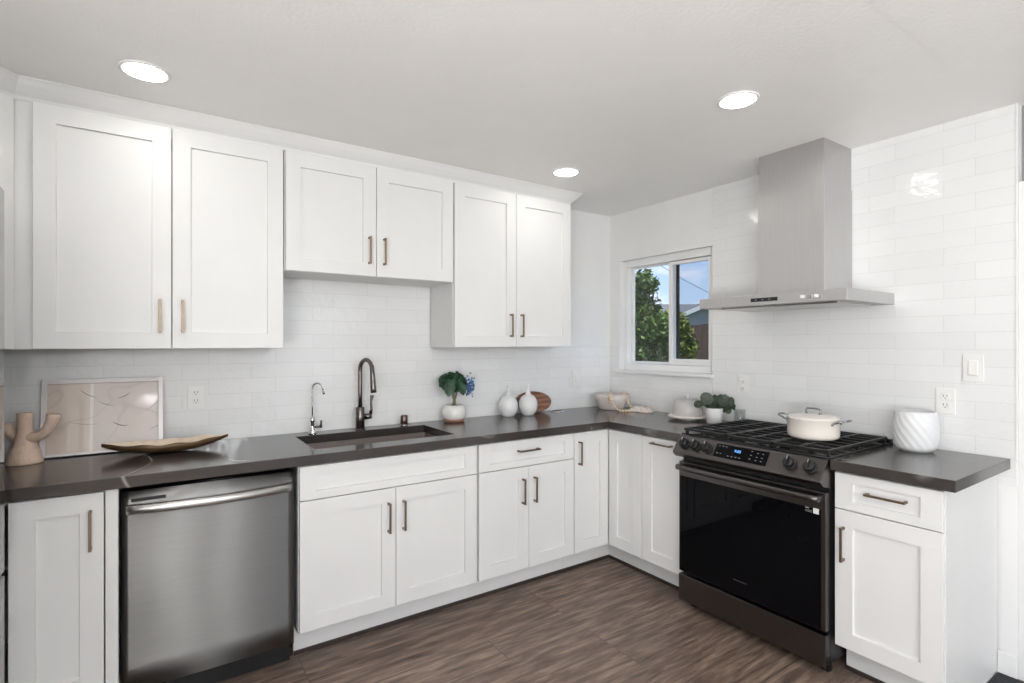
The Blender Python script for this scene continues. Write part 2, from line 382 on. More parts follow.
CEIL = 2.3985; CT = .914; CB = .871; WE = -2.386   # ceiling, counter top / underside, end of right wall
LW = -4.02

# ------------------------------------------------------------------ the setting
bm = B(); bx(bm, LW-.15, 3.0, REAR-.15, .15, -.12, 0); struct('floor', bm, M_floor)
bm = B(); bx(bm, LW-.15, .15, REAR-.15, .15, CEIL, CEIL+.15)
bx(bm, LW, 0, REAR, -2.333, CEIL-.0012, CEIL+.01)       # slightly lower board: the joint shows as a faint line
struct('ceiling', bm, M_ceil)
T = .0                                                     # tile face lies on the fitted wall plane
bm = B()
bx(bm, LW-.15, .15, .008, .15, 0, CEIL)                   # painted wall
bx(bm, LW, -.0, 0, .0085, .80, 1.374, mi=1)               # tiles above the worktop
bx(bm, -2.455, -1.548, 0.0005, .0085, 1.374, 1.76, mi=1)  # tiles up to the short cabinet
struct('wall_back', bm, [M_wall, M_tileB])
# right wall with the window opening
Y0, Y1, WZ0, WZ1 = -.1012, -.9243, 1.196, 2.031
bm = B()
def rwall(bm, x0, x1, mi=0, zt=(0, CEIL)):
    bx(bm, x0, x1, Y0, .008, zt[0], zt[1], mi=mi); bx(bm, x0, x1, WE, Y1, zt[0], zt[1], mi=mi)
    bx(bm, x0, x1, Y1, Y0, zt[0], WZ0, mi=mi); bx(bm, x0, x1, Y1, Y0, WZ1, zt[1], mi=mi)
rwall(bm, .006, .15)
bx(bm, 0, .0065, Y0, 0, .80, 1.374, mi=1); bx(bm, 0, .0065, Y1, Y0, .80, WZ0-.002, mi=1)
bx(bm, 0, .0065, WE+.006, Y1-.002, .80, CEIL, mi=1)
bx(bm, .05, .15, REAR, WE, 0, CEIL, mi=2)  # wall past the tiled end, plain darker grey
struct('wall_right', bm, [M_wall, M_tileR, M_greywall])
bm = B()   # left wall with one invented opening for the added fill lamps
bx(bm, LW-.15, LW, -2.75, .008, 0, CEIL); bx(bm, LW-.15, LW, REAR, -5.55, 0, CEIL)
bx(bm, LW-.15, LW, -5.55, -2.75, 0, .65); bx(bm, LW-.15, LW, -5.55, -2.75, 2.22, CEIL)
struct('wall_left', bm, M_wall)
bm = B()   # rear wall; its two high slit windows and slider are invented to light the room
edges = [LW-.15, -3.0, -2.84, -2.18, -2.02, -1.65, -.25, .15]
for i in range(0, len(edges)-1, 2): bx(bm, edges[i], edges[i+1], REAR-.15, REAR, 0, CEIL)
for a, b_, zb in ((-3.0, -2.84, 1.66), (-2.18, -2.02, 1.66), (-1.65, -.25, .12)):
    bx(bm, a, b_, REAR-.15, REAR, 2.12, CEIL); bx(bm, a, b_, REAR-.15, REAR, 0, zb)
struct('wall_rear', bm, M_wall)
for n, (a, b_, zb) in enumerate(((-3.0, -2.84, 1.66), (-2.18, -2.02, 1.66), (-1.65, -.25, .12))):
    bm = B(); bx(bm, a, b_, REAR-.09, REAR-.085, zb, 2.12); struct('window_%d' % (n+2), bm, M_pane)  # panes of the invented rear openings, out of view
bm = B(); bx(bm, LW-.09, LW-.085, -5.55, -2.75, .65, 2.22); struct('window_5', bm, M_pane)  # pane of the invented left opening, out of view
bm = B(); bx(bm, -.014, 0.0, WE, -2.3225, 0, .10, .004); bx(bm, .035, .05, -6.0, -2.49, 0, .10)
struct('baseboard_right', bm, M_trim)
# door casing just past the end of the tiled wall
bm = B(); bx(bm, .006, .052, -2.475, -2.3865, 0, 2.0); bx(bm, .006, .052, -3.35, -2.3865, 2.0, 2.07)
struct('door_1', bm, M_trim)
# tile edge strip
bm = B(); bx(bm, -.003, .004, WE, WE+.006, CT, CEIL); struct('trim_2', bm, M_vinyl)

# crown moulding along the wall cabinets
def sweep(bm, path, prof):
    """path: plan points; prof: (offset outward, z). outward = right-hand side of travel"""
    n = len(path); rings = []
    for i, p in enumerate(path):
        p = Vector(p)
        def nrm(a, b_):
            d = (Vector(b_)-Vector(a)).normalized(); return Vector((d.y, -d.x))
        if i == 0: m_ = nrm(path[0], path[1]); s = 1
        elif i == n-1: m_ = nrm(path[-2], path[-1]); s = 1
        else:
            a, b_ = nrm(path[i-1], path[i]), nrm(path[i], path[i+1]); m_ = (a+b_).normalized(); s = 1/m_.dot(a)
        rings.append([bm.verts.new((p.x+m_.x*o_*s, p.y+m_.y*o_*s, z)) for o_, z in prof])
    k = len(prof)
    for a, b_ in zip(rings, rings[1:]):
        for j in range(k): bm.faces.new((a[j], a[(j+1) % k], b_[(j+1) % k], b_[j]))
    bm.faces.new(rings[0]); bm.faces.new(list(reversed(rings[-1])))
bm = B()
sweep(bm, [(-3.72, -.612), (-3.412, -.304), (-.671, -.304), (-.671, -.002)],
      [(0, 2.3255), (.0035, 2.3255), (.010, 2.337), (.026, 2.352), (.044, 2.372), (.056, 2.388), (.062, 2.3935), (.062, 2.3975), (0, 2.3975)])
struct('trim_1', bm, M_trim)

# kitchen window
win = bpy.data.objects.new('window_1', None); COL.objects.link(win); win['kind'] = 'structure'; win.location = (.08, -.51, WZ0)
def wobj(name, bm, m, p=None):
    o = obj(name, bm, m, p or win)
    o.matrix_parent_inverse = Matrix.Translation((-.08, .51, -WZ0))
    return o
bm = B()
yF0, yF1 = Y0-.004, Y1+.004
bx(bm, .045, .12, yF0-.036, Y0+.003, WZ0+.002, WZ1-.002, .003)
bx(bm, .045, .12, Y1-.003, yF1+.036, WZ0+.002, WZ1-.002, .003)
bx(bm, .045, .12, yF1+.04, yF0-.04, WZ1-.052, WZ1+.003, .003)
bx(bm, .045, .12, yF1+.04, yF0-.04, WZ0+.002, WZ0+.05, .003)
wobj('window_frame', bm, M_vinyl)
bm = B(); bx(bm, -.026, .05, Y1-.012, Y0+.022, WZ0-.020, WZ0+.003, .003); wobj('window_sill', bm, M_vinyl)
def ring(bm, x0, x1, ya, yb, za, zb, w, wb=None, wt=None):
    wb = wb or w; wt = wt or w
    bx(bm, x0, x1, ya-w, ya, za, zb, .002); bx(bm, x0, x1, yb, yb+w, za, zb, .002)
    bx(bm, x0, x1, yb+w-.003, ya-w+.003, za, za+wb, .002); bx(bm, x0, x1, yb+w-.003, ya-w+.003, zb-wt, zb, .002)
bm = B(); ring(bm, .085, .105, yF0-.035, -.556, WZ0+.05, WZ1-.052, .028, .018, .012)
sl = wobj('fixed_sash', bm, M_vinyl)
bm = B(); bx(bm, .094, .096, -.535, yF0-.055, WZ0+.06, WZ1-.062); o = obj('pane', bm, M_pane, sl)
bm = B(); ring(bm, .055, .082, -.530, yF1+.035, WZ0+.052, WZ1-.058, .028, .042, .022)
sr = wobj('sliding_sash', bm, M_vinyl)
bm = B(); bx(bm, .066, .068, yF1+.06, -.553, WZ0+.085, WZ1-.075); obj('pane', bm, M_pane, sr)
bm = B(); bx(bm, .112, .113, yF1+.036, -.553, WZ0+.05, WZ1-.052); wobj('insect_screen', bm, M_screen)
bm = B(); bx(bm, .108, .118, -.575, -.552, WZ0+.05, WZ1-.052); bx(bm, .108, .118, yF1+.036, yF1+.042, WZ0+.05, WZ1-.052); wobj('screen_frame', bm, M_black)

# ------------------------------------------------------------------ recessed lamps
def downlight(x, y, label):
    t = thing('ceiling_light', label, 'ceiling light', (x, y, CEIL if y < -2.34 else CEIL), 0, 'recessed ceiling lights')
    bm = B(); lathe(bm, [(.082, 0), (.082, -.003), (.080, -.006), (.070, -.006), (.068, -.002), (.068, 0)], seg=48); obj('trim_ring', bm, M_trim, t)
    bm = B(); lathe(bm, [(0, -.0035), (.0685, -.0035), (.0685, -.0005), (0, -.0005)], seg=48); obj('diffuser', bm, M_lamp, t)
downlight(-2.998, -.655, 'round recessed light in ceiling above the leftmost wall cabinets')
downlight(-.982, -.641, 'round recessed light in ceiling by right end of the crown moulding')
downlight(-.985, -1.746, 'round recessed light in ceiling in front of the range hood')
downlight(-2.998, -2.0, 'added unseen recessed ceiling light over the middle of the floor, left row')  # from here on: lamps added out of view to brighten the room
downlight(-2.998, -3.5, 'added unseen recessed ceiling light behind the camera, left row')
downlight(-.985, -3.2, 'added unseen recessed ceiling light nearer the camera than the hood one')
downlight(-2.0, -4.8, 'added unseen recessed ceiling light far behind the camera near the rear wall')

# ------------------------------------------------------------------ cabinetry (local frame: x right, front faces -y)
def shaker(x0, x1, z0, z1, yf, th=.02, st=.068, rail=None, rec=.011):
    rail = rail or st
    bm = B(); c = .0015
    def rg(a, b_, cc, d, y): return [bm.verts.new(p) for p in ((a, y, cc), (b_, y, cc), (b_, y, d), (a, y, d))]
    R = [rg(x0, x1, z0, z1, yf+th), rg(x0, x1, z0, z1, yf+c), rg(x0+c, x1-c, z0+c, z1-c, yf),
         rg(x0+st, x1-st, z0+rail, z1-rail, yf), rg(x0+st+.002, x1-st-.002, z0+rail+.002, z1-rail-.002, yf+rec)]
    bm.faces.new(list(reversed(R[0])))
    for a, b_ in zip(R, R[1:]):
        for k in range(4): bm.faces.new((a[k], a[(k+1) % 4], b_[(k+1) % 4], b_[k]))
    bm.faces.new(R[-1])
    return bm
def pull(parent, x, z, yf, vert=True, L=.142):
    bm = B(); h = L/2; w = .0045; so = .03
    if vert:
        bx(bm, x-w, x+w, yf-so-.004, yf-so+.004, z-h, z+h, .0012)
        for s in (-1, 1): bx(bm, x-w, x+w, yf-so+.003, yf-.0003, z+s*(h-.006)-.005, z+s*(h-.006)+.005, .001)
    else:
        bx(bm, x-h, x+h, yf-so-.004, yf-so+.004, z-w, z+w, .0012)
        for s in (-1, 1): bx(bm, x+s*(h-.006)-.005, x+s*(h-.006)+.005, yf-so+.003, yf-.0003, z-w, z+w, .001)
    return obj('handle', bm, M_brass, parent)
def door(t, x0, x1, z0, z1, yf, st=.068, rail=None, name='door', pulls=()):
    d = obj(name, shaker(x0, x1, z0, z1, yf, st=st, rail=rail), M_cab, t)
    for px, pz, v in pulls: pull(d, px, pz, yf, v)
    return d
def carcass(t, x0, x1, depth, z0, z1, open_top=False, yb=-.004, name='body', rail_z=None):
    th = .018; bm = B(); f = -depth
    bx(bm, x0, x0+th, f, yb, z0, z1); bx(bm, x1-th, x1, f, yb, z0, z1)
    bx(bm, x0+th, x1-th, f, yb, z0, z0+th); bx(bm, x0+th, x1-th, yb-.006, yb, z0+th, z1)
    if not open_top: bx(bm, x0+th, x1-th, f, yb-.006, z1-th, z1)
    else: bx(bm, x0+th, x1-th, f, f+.018, z1-.04, z1)
    for r in (rail_z or ()): bx(bm, x0+th, x1-th, f, f+.018, r-.02, r+.02)
    return obj(name, bm, M_cab, t)

# --- wall cabinets
UF = -.322; UD = .300; UB = 1.375; UT = 2.322; UTOP = 2.335
def upper(x0, x1, zb, label, splits, pulls, left_stile=0):
    t = thing('wall_cabinet', label, 'cabinet', ((x0+x1)/2, 0, zb), 0, 'white wall cabinets')
    ox = (x0+x1)/2
    carcass(t, x0-ox, x1-ox, UD, 0, UTOP-zb, rail_z=())
    bm = B(); bx(bm, x0-ox+.001, x1-ox-.001, -UD-.002, -UD+.001, UT-zb-.04, UTOP-zb); 
    if left_stile: bx(bm, x0-ox+.0, x0-ox+left_stile, -UD-.002, -UD+.001, 0.0, UT-zb-.0401)
    obj('face_frame', bm, M_cab, t)
    for i, (a, b_) in enumerate(zip(splits, splits[1:])):
        pz = pulls[i][1]-zb
        door(t, a-ox+.0017, b_-ox-.0017, .001, UT-zb, UF, pulls=[(pulls[i][0]-ox, pz, True)])
    return t
upper(-3.411, -2.4565, UB, 'tall white shaker wall cabinet above the wooden bowl and leaning picture', [-3.357, -2.907, -2.459], [(-2.950, 1.514), (-2.868, 1.514)], left_stile=.075)
upper(-2.4535, -1.5475, 1.748, 'short white shaker wall cabinet hung higher over the sink', [-2.4505, -2.004, -1.5505], [(-2.045, 1.881), (-1.965, 1.881)])
upper(-1.5455, -.6715, UB, 'tall white shaker wall cabinet at the right end, above the vases', [-1.5440, -1.1145, -.6735], [(-1.160, 1.508), (-1.080, 1.508)])
# diagonal corner cabinet, mostly out of frame at left
t = thing('wall_cabinet', 'white diagonal corner wall cabinet cut by the left edge of the photo', 'cabinet', (-3.715, -.3, UB), 0, 'white wall cabinets')
bm = B(); q = [(-3.4125, -.0), (-3.4125, -.304), (-3.7150, -.6065), (LW+.003, -.6065), (LW+.003, -.0)]
prism(bm, [(x+3.715, y+.3-.004 if y > -.01 else y+.3) for x, y in q], 0, UTOP-UB); obj('body', bm, M_cab, t)
bm = shaker(.012, .416, .001, UT-UB, -.021)
bmesh.ops.transform(bm, matrix=Matrix.Translation((-3.7150+3.715, -.6065+.3, 0)) @ Matrix.Rotation(PI/4, 4, 'Z'), verts=bm.verts)
obj('door', bm, M_cab, t)

# --- base cabinets
BF = -.6155; BD = .594; ZB0 = .134; DB = .141; DT = .842; DM = .7115
def base_cab(label, loc, rotz, w, doors=(), drawers=(), full=False, kick=True, open_top=False, body_x0=0, filler=None, kick_y=-.505, kx=None):
    t = thing('base_cabinet', label, 'cabinet', loc, rotz, 'white base cabinets')
    carcass(t, body_x0, w, BD, ZB0, CB-.001, open_top=open_top, rail_z=None if full else (DM,))
    if kick:
        bm = B(); a, b_ = kx or (body_x0, w); bx(bm, a, b_, kick_y, kick_y+.018, .0, ZB0); obj('toe_kick', bm, M_cab, t)
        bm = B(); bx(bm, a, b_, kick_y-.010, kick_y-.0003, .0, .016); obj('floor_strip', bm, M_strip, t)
    if filler:
        bm = B(); bx(bm, filler[0], filler[1], BF, -BD-.0002, ZB0, CB-.001, .001); obj('filler_strip', bm, M_cab, t)
    for a, b_, z0, z1, pl in doors: door(t, a+.0015, b_-.0015, z0, z1, BF, pulls=pl)
    for a, b_, z0, z1, pl in drawers: door(t, a+.0015, b_-.0015, z0, z1, BF, rail=.036, name='drawer', pulls=pl)
    return t
x = -4.0
base_cab('white base cabinet left of the dishwasher with one tall door', (-3.99, 0, 0), 0, .912, full=True,
         doors=[(.614, .871, DB, .862, [(3.99-3.158, .733, True)])], filler=(.874, .911))
X = -2.4525
base_cab('wide white sink base cabinet right of the dishwasher', (X, 0, 0), 0, 2.4525-1.5645, open_top=True, kx=(0, .8955),
         doors=[(.0015, .4395, DB, DM-.002, [(-2.052-X, .574, True)]), (.4395, .8865, DB, DM-.002, [(-1.977-X, .574, True)])],
         drawers=[(.0015, .8865, DM+.002, .862, [])])
X = -1.5560
base_cab('white base cabinet with one drawer over two doors, below the vases', (X, 0, 0), 0, 1.5560-.8965,
         doors=[(.0015, .3265, DB, DM-.002, [(-1.275-X, .577, True)]), (.3265, .6580, DB, DM-.002, [(-1.195-X, .577, True)])],
         drawers=[(.0015, .6580, DM+.002, .862, [(-1.239-X, .803, False)])])
# corner cabinet: L shaped, two doors meeting in the inner corner
t = thing('base_cabinet', 'white corner base cabinet whose two doors meet in the inner corner', 'cabinet', (0, 0, 0), 0, 'white base cabinets')
bm = B()
xs = [-.8945, -.594, -.004]; ys = [-.8875, -.594, -.004]
slab(bm, xs, ys, lambda a, b_: not (a < -.594 and b_ < -.594), ZB0, CB-.001); obj('body', bm, M_cab, t)
bm = B(); slab(bm, [-.8945, -.505, -.487], [-.8875, -.505, -.487], lambda a, b_: (b_ > -.505) or (a > -.505), 0, ZB0-.0005); obj('toe_kick', bm, M_cab, t)
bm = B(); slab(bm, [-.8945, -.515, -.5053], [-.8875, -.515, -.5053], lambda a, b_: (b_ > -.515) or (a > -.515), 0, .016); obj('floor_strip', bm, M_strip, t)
door(t, -.8930, -.6185, DB, .862, BF, pulls=[(-.862, .741, True)])
bm = shaker(.6185, .8860, DB, .862, BF); bmesh.ops.transform(bm, matrix=Matrix.Rotation(-PI/2, 4, 'Z'), verts=bm.verts); obj('door', bm, M_cab, t)
# pull-out cabinet left of the range (right wall: local x runs to world -y)
t = base_cab('narrow white pull-out cabinet beside the range with a horizontal handle', (0, -.8895, 0), -PI/2, .2955, full=True,
             doors=[(.0005, .2950, DB, .862, [(1.045-.8895, .832, False)])])
t = base_cab('white base cabinet with drawer and door, right of the range', (0, -1.9480, 0), -PI/2, .3740,
         doors=[(.0015, .3725, DB, DM-.002, [(1.987-1.948, .572, True)])],
         drawers=[(.0015, .3725, DM+.002, .862, [(2.142-1.948, .797, False)])])

bm = B(); bx(bm, .3560, .3740, -.505, -.004, 0, ZB0-.0002); obj('end_panel', bm, M_cab, t)
# --- worktops
SX0, SX1, SY0, SY1 = -2.363, -1.643, -.513, -.122
bm = B()
slab(bm, [LW+.002, SX0, SX1, -.640, -.002], [-1.1865, -.640, SY0, SY1, -.002],
     lambda a, b_: (b_ > -.640 or a > -.640) and not (SX0 < a < SX1 and SY0 < b_ < SY1), CB, CT)
tag(obj('countertop', bm, M_counter, None, .002), 'long L-shaped dark grey stone worktop with faint white veins, holding the sink', 'worktop')
bm = B(); bx(bm, -.640, -.002, -2.363, -1.9440, CB, CT)
tag(obj('countertop', bm, M_counter, None, .002), 'short dark grey stone worktop right of the range under the ribbed vase', 'worktop')

# --- sink
t = thing('sink', 'dark brown undermount single basin sink set into the worktop', 'sink', ((SX0+SX1)/2, (SY0+SY1)/2, CB-.21))
cx, cy = (SX0+SX1)/2, (SY0+SY1)/2; hw, hd = (SX1-SX0)/2+.006, (SY0-SY1)/-2+.006; H = .2095
bm = B(); w = .010
def rrect(hx, hy, r, z, n=5):
    pts = []
    for (sx_, sy_, a0) in ((1, 1, 0), (-1, 1, PI/2), (-1, -1, PI), (1, -1, 3*PI/2)):
        for k in range(n+1):
            a = a0+PI/2*k/n; pts.append((sx_*(hx-r)+r*math.cos(a), sy_*(hy-r)+r*math.sin(a), z))
    return pts
rs = [rrect(hw+.012, hd+.012, .02, H), rrect(hw+.012, hd+.012, .02, 0), None]
prof = [(hw+.012, hd+.012, .02, 0.0), (hw+.012, hd+.012, .02, H), (hw, hd, .014, H), (hw-.002, hd-.002, .016, .03), (hw-.02, hd-.02, .03, .012)]
prev = None; first = None
for p in prof:
    ringv = [bm.verts.new(c_) for c_ in rrect(*p)]
    if prev:
        n = len(ringv)
        for k in range(n): bm.faces.new((prev[k], prev[(k+1) % n], ringv[(k+1) % n], ringv[k]))
    else: first = ringv
    prev = ringv
bm.faces.new(prev); bm.faces.new(list(reversed(first)))
obj('basin', bm, M_sink, t)
bm = B(); lathe(bm, [(0, .013), (.030, .013), (.034, .016), (.044, .016), (.046, .0125), (0, .0125)], (0, .05, 0)); obj('drain', bm, M_gun, t)

# --- main faucet
t = thing('faucet', 'tall dark gunmetal gooseneck pull-down faucet behind the sink', 'faucet', (-2.008, -.066, CT))
bm = B(); cyl(bm, (0, 0, 0), .0245, .125, bev=.002); cyl(bm, (0, 0, 0), .027, .006, bev=.002); obj('faucet_body', bm, M_gun, t)
# spout plane: towards the camera side (mostly -y, a little +x)
dv = Vector((.30, -.95, 0)).normalized()
def fp(s, z): return (dv.x*s, dv.y*s, z)
pts = [fp(0, .122), fp(0, .20), fp(0, .32)]
R = .054
for k in range(1, 13):
    a = PI*k/12*.93; pts.append(fp(R-R*math.cos(a), .338+R*math.sin(a)))
bm = B(); tube(bm, pts, .0115, 14); obj('spout', bm, M_gun, t)
e = pts[-1]; s_end = math.hypot(e[0], e[1])
hp = [fp(s_end-.001, e[2]+.012), fp(s_end+.006, e[2]-.04), fp(s_end+.013, e[2]-.115), fp(s_end+.016, e[2]-.138)]
bm = B(); tube(bm, hp, [.0125, .0140, .0165, .0165], 14); obj('spray_head', bm, M_gun, t)
bm = B()
arm = [(.020, -.006, .068), (.060, -.02, .074)]
tube(bm, arm, [.017, .016], 14)
tube(bm, [(.052, -.017, .078), (.058, -.020, .11), (.056, -.021, .155), (.062, -.022, .19)], [.010, .0075, .0065, .011], 10)
obj('lever', bm, M_gun, t)

# --- small filtered water tap
t = thing('faucet', 'small slim chrome drinking water tap at the left end of the sink', 'faucet', (-2.268, -.072, CT))
bm = B(); lathe(bm, [(0, 0), (.021, 0), (.021, .005), (.016, .012), (.011, .03), (.0095, .06), (.012, .065), (.012, .085), (.0065, .09), (0, .09)], seg=24); obj('faucet_body', bm, M_chrome, t)
pts = [(0, 0, .085), (0, 0, .15), (0, 0, .235)]
dv2 = Vector((.75, -.66, 0))
for k in range(1, 11):
    a = PI*k/10*.88; pts.append((dv2.x*.028*(1-math.cos(a)), dv2.y*.028*(1-math.cos(a)), .243+.028*math.sin(a)))
pts.append((pts[-1][0]+.006, pts[-1][1]-.005, pts[-1][2]-.03))
bm = B(); tube(bm, pts, .0042, 10); p_ = Vector(pts[-1]); tube(bm, [p_+Vector((-.001, 0, .012)), p_+Vector((.002, -.002, -.012))], .0065, 10); obj('spout', bm, M_chrome, t)
bm = B(); tube(bm, [(.008, -.004, .035), (.042, -.012, .037)], .006, 10); tube(bm, [(.040, -.012, .030), (.043, -.012, .070)], [.0075, .005], 10); obj('lever', bm, M_gun, t)
# --- air gap cap
t = thing('air_gap', 'small brown bronze cylindrical air gap cap right of the tall faucet', 'sink fitting', (-1.742, -.058, CT))
bm = B(); cyl(bm, (0, 0, 0), .021, .058, bev=.003); obj('cap', bm, mat('bronze_cap', (.17, .13, .115), .35, 1, var=.1), t)
bm = B(); cyl(bm, (0, 0, 0), .023, .004); obj('base_ring', bm, M_chrome, t)

# --- pop-up outlet disc
t = thing('popup_outlet', 'flat round dark pop-up outlet set in the worktop near the corner', 'outlet', (-.590, -.075, CT))
bm = B(); lathe(bm, [(0, .006), (.038, .006), (.040, .004), (.040, 0), (0, 0)], seg=36); obj('lid', bm, M_black, t)
bm = B(); lathe(bm, [(.040, 0), (.040, .007), (.048, .005), (.050, 0)], seg=36); obj('rim', bm, M_chrome, t)

# ------------------------------------------------------------------ dishwasher
t = thing('dishwasher', 'stainless steel dishwasher with curved bar handle', 'dishwasher', (-2.7725, 0, 0))
bm = B(); bx(bm, -.298, .298, -.585, -.01, .10, .845); obj('tub', bm, M_dark, t)
bm = B(); n = 24
DZ0, DZ1 = .112, .852
# door skin, very slightly bowed outward
vsr = []
for i in range(n+1):
    u = i/n; x = -.2985+.597*u; y = -.617-.006*math.sin(PI*u)
    col = []
    for j in range(9):
        v_ = j/8; col.append(bm.verts.new((x, y+.0016*math.sin(v_*9+u*4)*math.sin(PI*v_), DZ0+(DZ1-DZ0)*v_)))
    vsr.append(col)
for i in range(n):
    for j in range(8):
        f = bm.faces.new((vsr[i][j], vsr[i+1][j], vsr[i+1][j+1], vsr[i][j+1])); f.smooth = True
back = [bm.verts.new(p) for p in ((-.2985, -.586, DZ0), (.2985, -.586, DZ0), (.2985, -.586, DZ1), (-.2985, -.586, DZ1))]
bm.faces.new(list(reversed(back)))
bm.faces.new([back[0], back[1]]+[vsr[i][0] for i in range(n, -1, -1)])
bm.faces.new([back[3], back[2]]+[vsr[i][8] for i in range(n, -1, -1)])
bm.faces.new([back[0], back[3]]+[vsr[0][j] for j in range(8, -1, -1)])
bm.faces.new([back[1], back[2]]+[vsr[n][j] for j in range(8, -1, -1)])
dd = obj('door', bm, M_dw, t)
bm = B(); bx(bm, -.268, -.160, -.6225, -.619, .812, .824, .001); obj('vent_slot', bm, M_black, dd)
bm = B()
for side, (yy, zz) in enumerate(((0, .806), (0, .772))): pass
rows = []
for i in range(25):
    u = i/24; x = -.283+.566*u; bow = math.sin(PI*u)**.7*.040
    yo = -.626-.012-bow
    hgt = .0185
    rows.append([bm.verts.new((x, yo+dy, .788+dz)) for dy, dz in ((.010, hgt), (0, hgt-.002), (-.006, hgt*.5), (-.008, 0), (-.006, -hgt*.5), (0, -hgt+.002), (.010, -hgt))])
for a, b_ in zip(rows, rows[1:]):
    for k in range(7):
        f = bm.faces.new((a[k], b_[k], b_[(k+1) % 7], a[(k+1) % 7])); f.smooth = k < 6
bm.faces.new(rows[0]); bm.faces.new(rows[-1])
for s in (-1, 1): bx(bm, s*.277-.006, s*.277+.006, -.640, -.616, .776, .800)
obj('handle', bm, M_ss, dd)
bm = B(); bx(bm, -.298, .298, -.535, -.52, 0, .10); obj('kick_plate', bm, M_black, t)

# ------------------------------------------------------------------ refrigerator at far left
t = thing('refrigerator', 'stainless refrigerator seen edge-on at the left border', 'refrigerator', (-3.69, -1.145, 0))
bm = B(); bx(bm, -.32, .255, -.455, .455, .03, 1.90); obj('cabinet_body', bm, M_greywall, t)
for s in (-1, 1):
    bm = B(); bx(bm, .26, .3205, (.003 if s > 0 else -.455), (.455 if s > 0 else -.003), .66, 1.895, .006); d = obj('door', bm, M_fridge, t)
    bm = B(); tube(bm, [(.3200, s*.05, .80), (.36, s*.05, .82), (.36, s*.05, 1.55), (.3200, s*.05, 1.57)], .010, 10); obj('handle', bm, M_ss, d)
bm = B(); bx(bm, .26, .3205, -.455, .455, .08, .65, .006); d = obj('drawer', bm, M_fridge, t)
bm = B(); tube(bm, [(.3200, -.36, .58), (.36, -.35, .58), (.36, .1, .58), (.3200, .11, .58)], .010, 10); obj('handle', bm, M_ss, d)
bm = B(); bx(bm, -.30, .25, -.44, .44, 0, .03); obj('base', bm, M_black, t)

# ------------------------------------------------------------------ gas range (local: x right = world -y, front -y = world -x)
RW = .750
t = thing('gas_range', 'black stainless slide-in gas range with five knobs', 'range', (0, -1.190, 0), -PI/2)
bm = B(); bx(bm, .003, RW-.003, -.625, -.012, .055, .905); 
for (a, b_) in ((.03, -.60), (RW-.05, -.60), (.03, -.06), (RW-.05, -.06)): bx(bm, a, a+.03, b_, b_+.03, 0, .056)
obj('body', bm, M_black, t)
bm = B(); bx(bm, .03, RW-.03, -.60, -.59, .008, .055); obj('kick_plate', bm, M_black, t)
# storage drawer
bm = B(); bx(bm, .002, RW-.002, -.665, -.628, .045, .180, .003); obj('drawer', bm, M_blackst, t)
# oven door
bm = B(); bx(bm, .002, RW-.002, -.662, -.628, .196, .775, .003); od = obj('oven_door', bm, M_blackst, t)
bm = B(); bx(bm, .010, RW-.022, -.6655, -.6615, .200, .700, .0006); gd = obj('door_glass', bm, M_glassblack, od)
bm = B()
for i in range(0, 1): pass
bar = []
for i in range(21):
    u = i/20; bar.append((.015+.72*u, -.700-.006*math.sin(PI*u), .752))
rr = []
for p in bar:
    rr.append([bm.verts.new((p[0], p[1]+dy, p[2]+dz)) for dy, dz in ((.010, .014), (-.004, .012), (-.009, .004), (-.009, -.006), (-.004, -.014), (.010, -.015))])
for a, b_ in zip(rr, rr[1:]):
    for k in range(6):
        f = bm.faces.new((a[k], b_[k], b_[(k+1) % 6], a[(k+1) % 6])); f.smooth = k < 5
bm.faces.new(rr[0]); bm.faces.new(rr[-1])
for x_ in (.023, .727): bx(bm, x_-.010, x_+.010, -.700, -.661, .741, .764, .002)
obj('handle', bm, M_blackst, od)
bm = B(); bx(bm, .698, .721, -.6662, -.6656, .680, .703); obj('sticker', bm, M_plate, od)
bm = B(); bx(bm, .665, .681, -.6662, -.6656, .696, .702); bx(bm, .665, .693, -.6662, -.6656, .688, .690); bx(bm, .665, .693, -.6662, -.6656, .682, .684); obj('printed_note', bm, M_print, od)
bm = B()
for k, (a, b_) in enumerate(((.325, .332), (.335, .342), (.345, .352), (.355, .362), (.365, .372), (.375, .382), (.385, .392))):
    bx(bm, a, b_, -.6659, -.6656, .262, .268)
obj('emblem', bm, mat('faint_mark', (.05, .05, .05), .5, var=0), od)
# control panel: sloped wedge
bm = B()
sec = [(-.628, .790), (-.690, .806), (-.712, .826), (-.708, .836), (-.653, .912), (-.640, .917), (-.560, .917), (-.560, .790)]
a = [bm.verts.new((.0, y, z)) for y, z in sec]; b_ = [bm.verts.new((RW, y, z)) for y, z in sec]
bm.faces.new(a); bm.faces.new(list(reversed(b_)))
for k in range(len(sec)):
    f = bm.faces.new((a[k], b_[k], b_[(k+1) % len(sec)], a[(k+1) % len(sec)]))
cp = obj('control_panel', bm, M_blackst, t, .002)
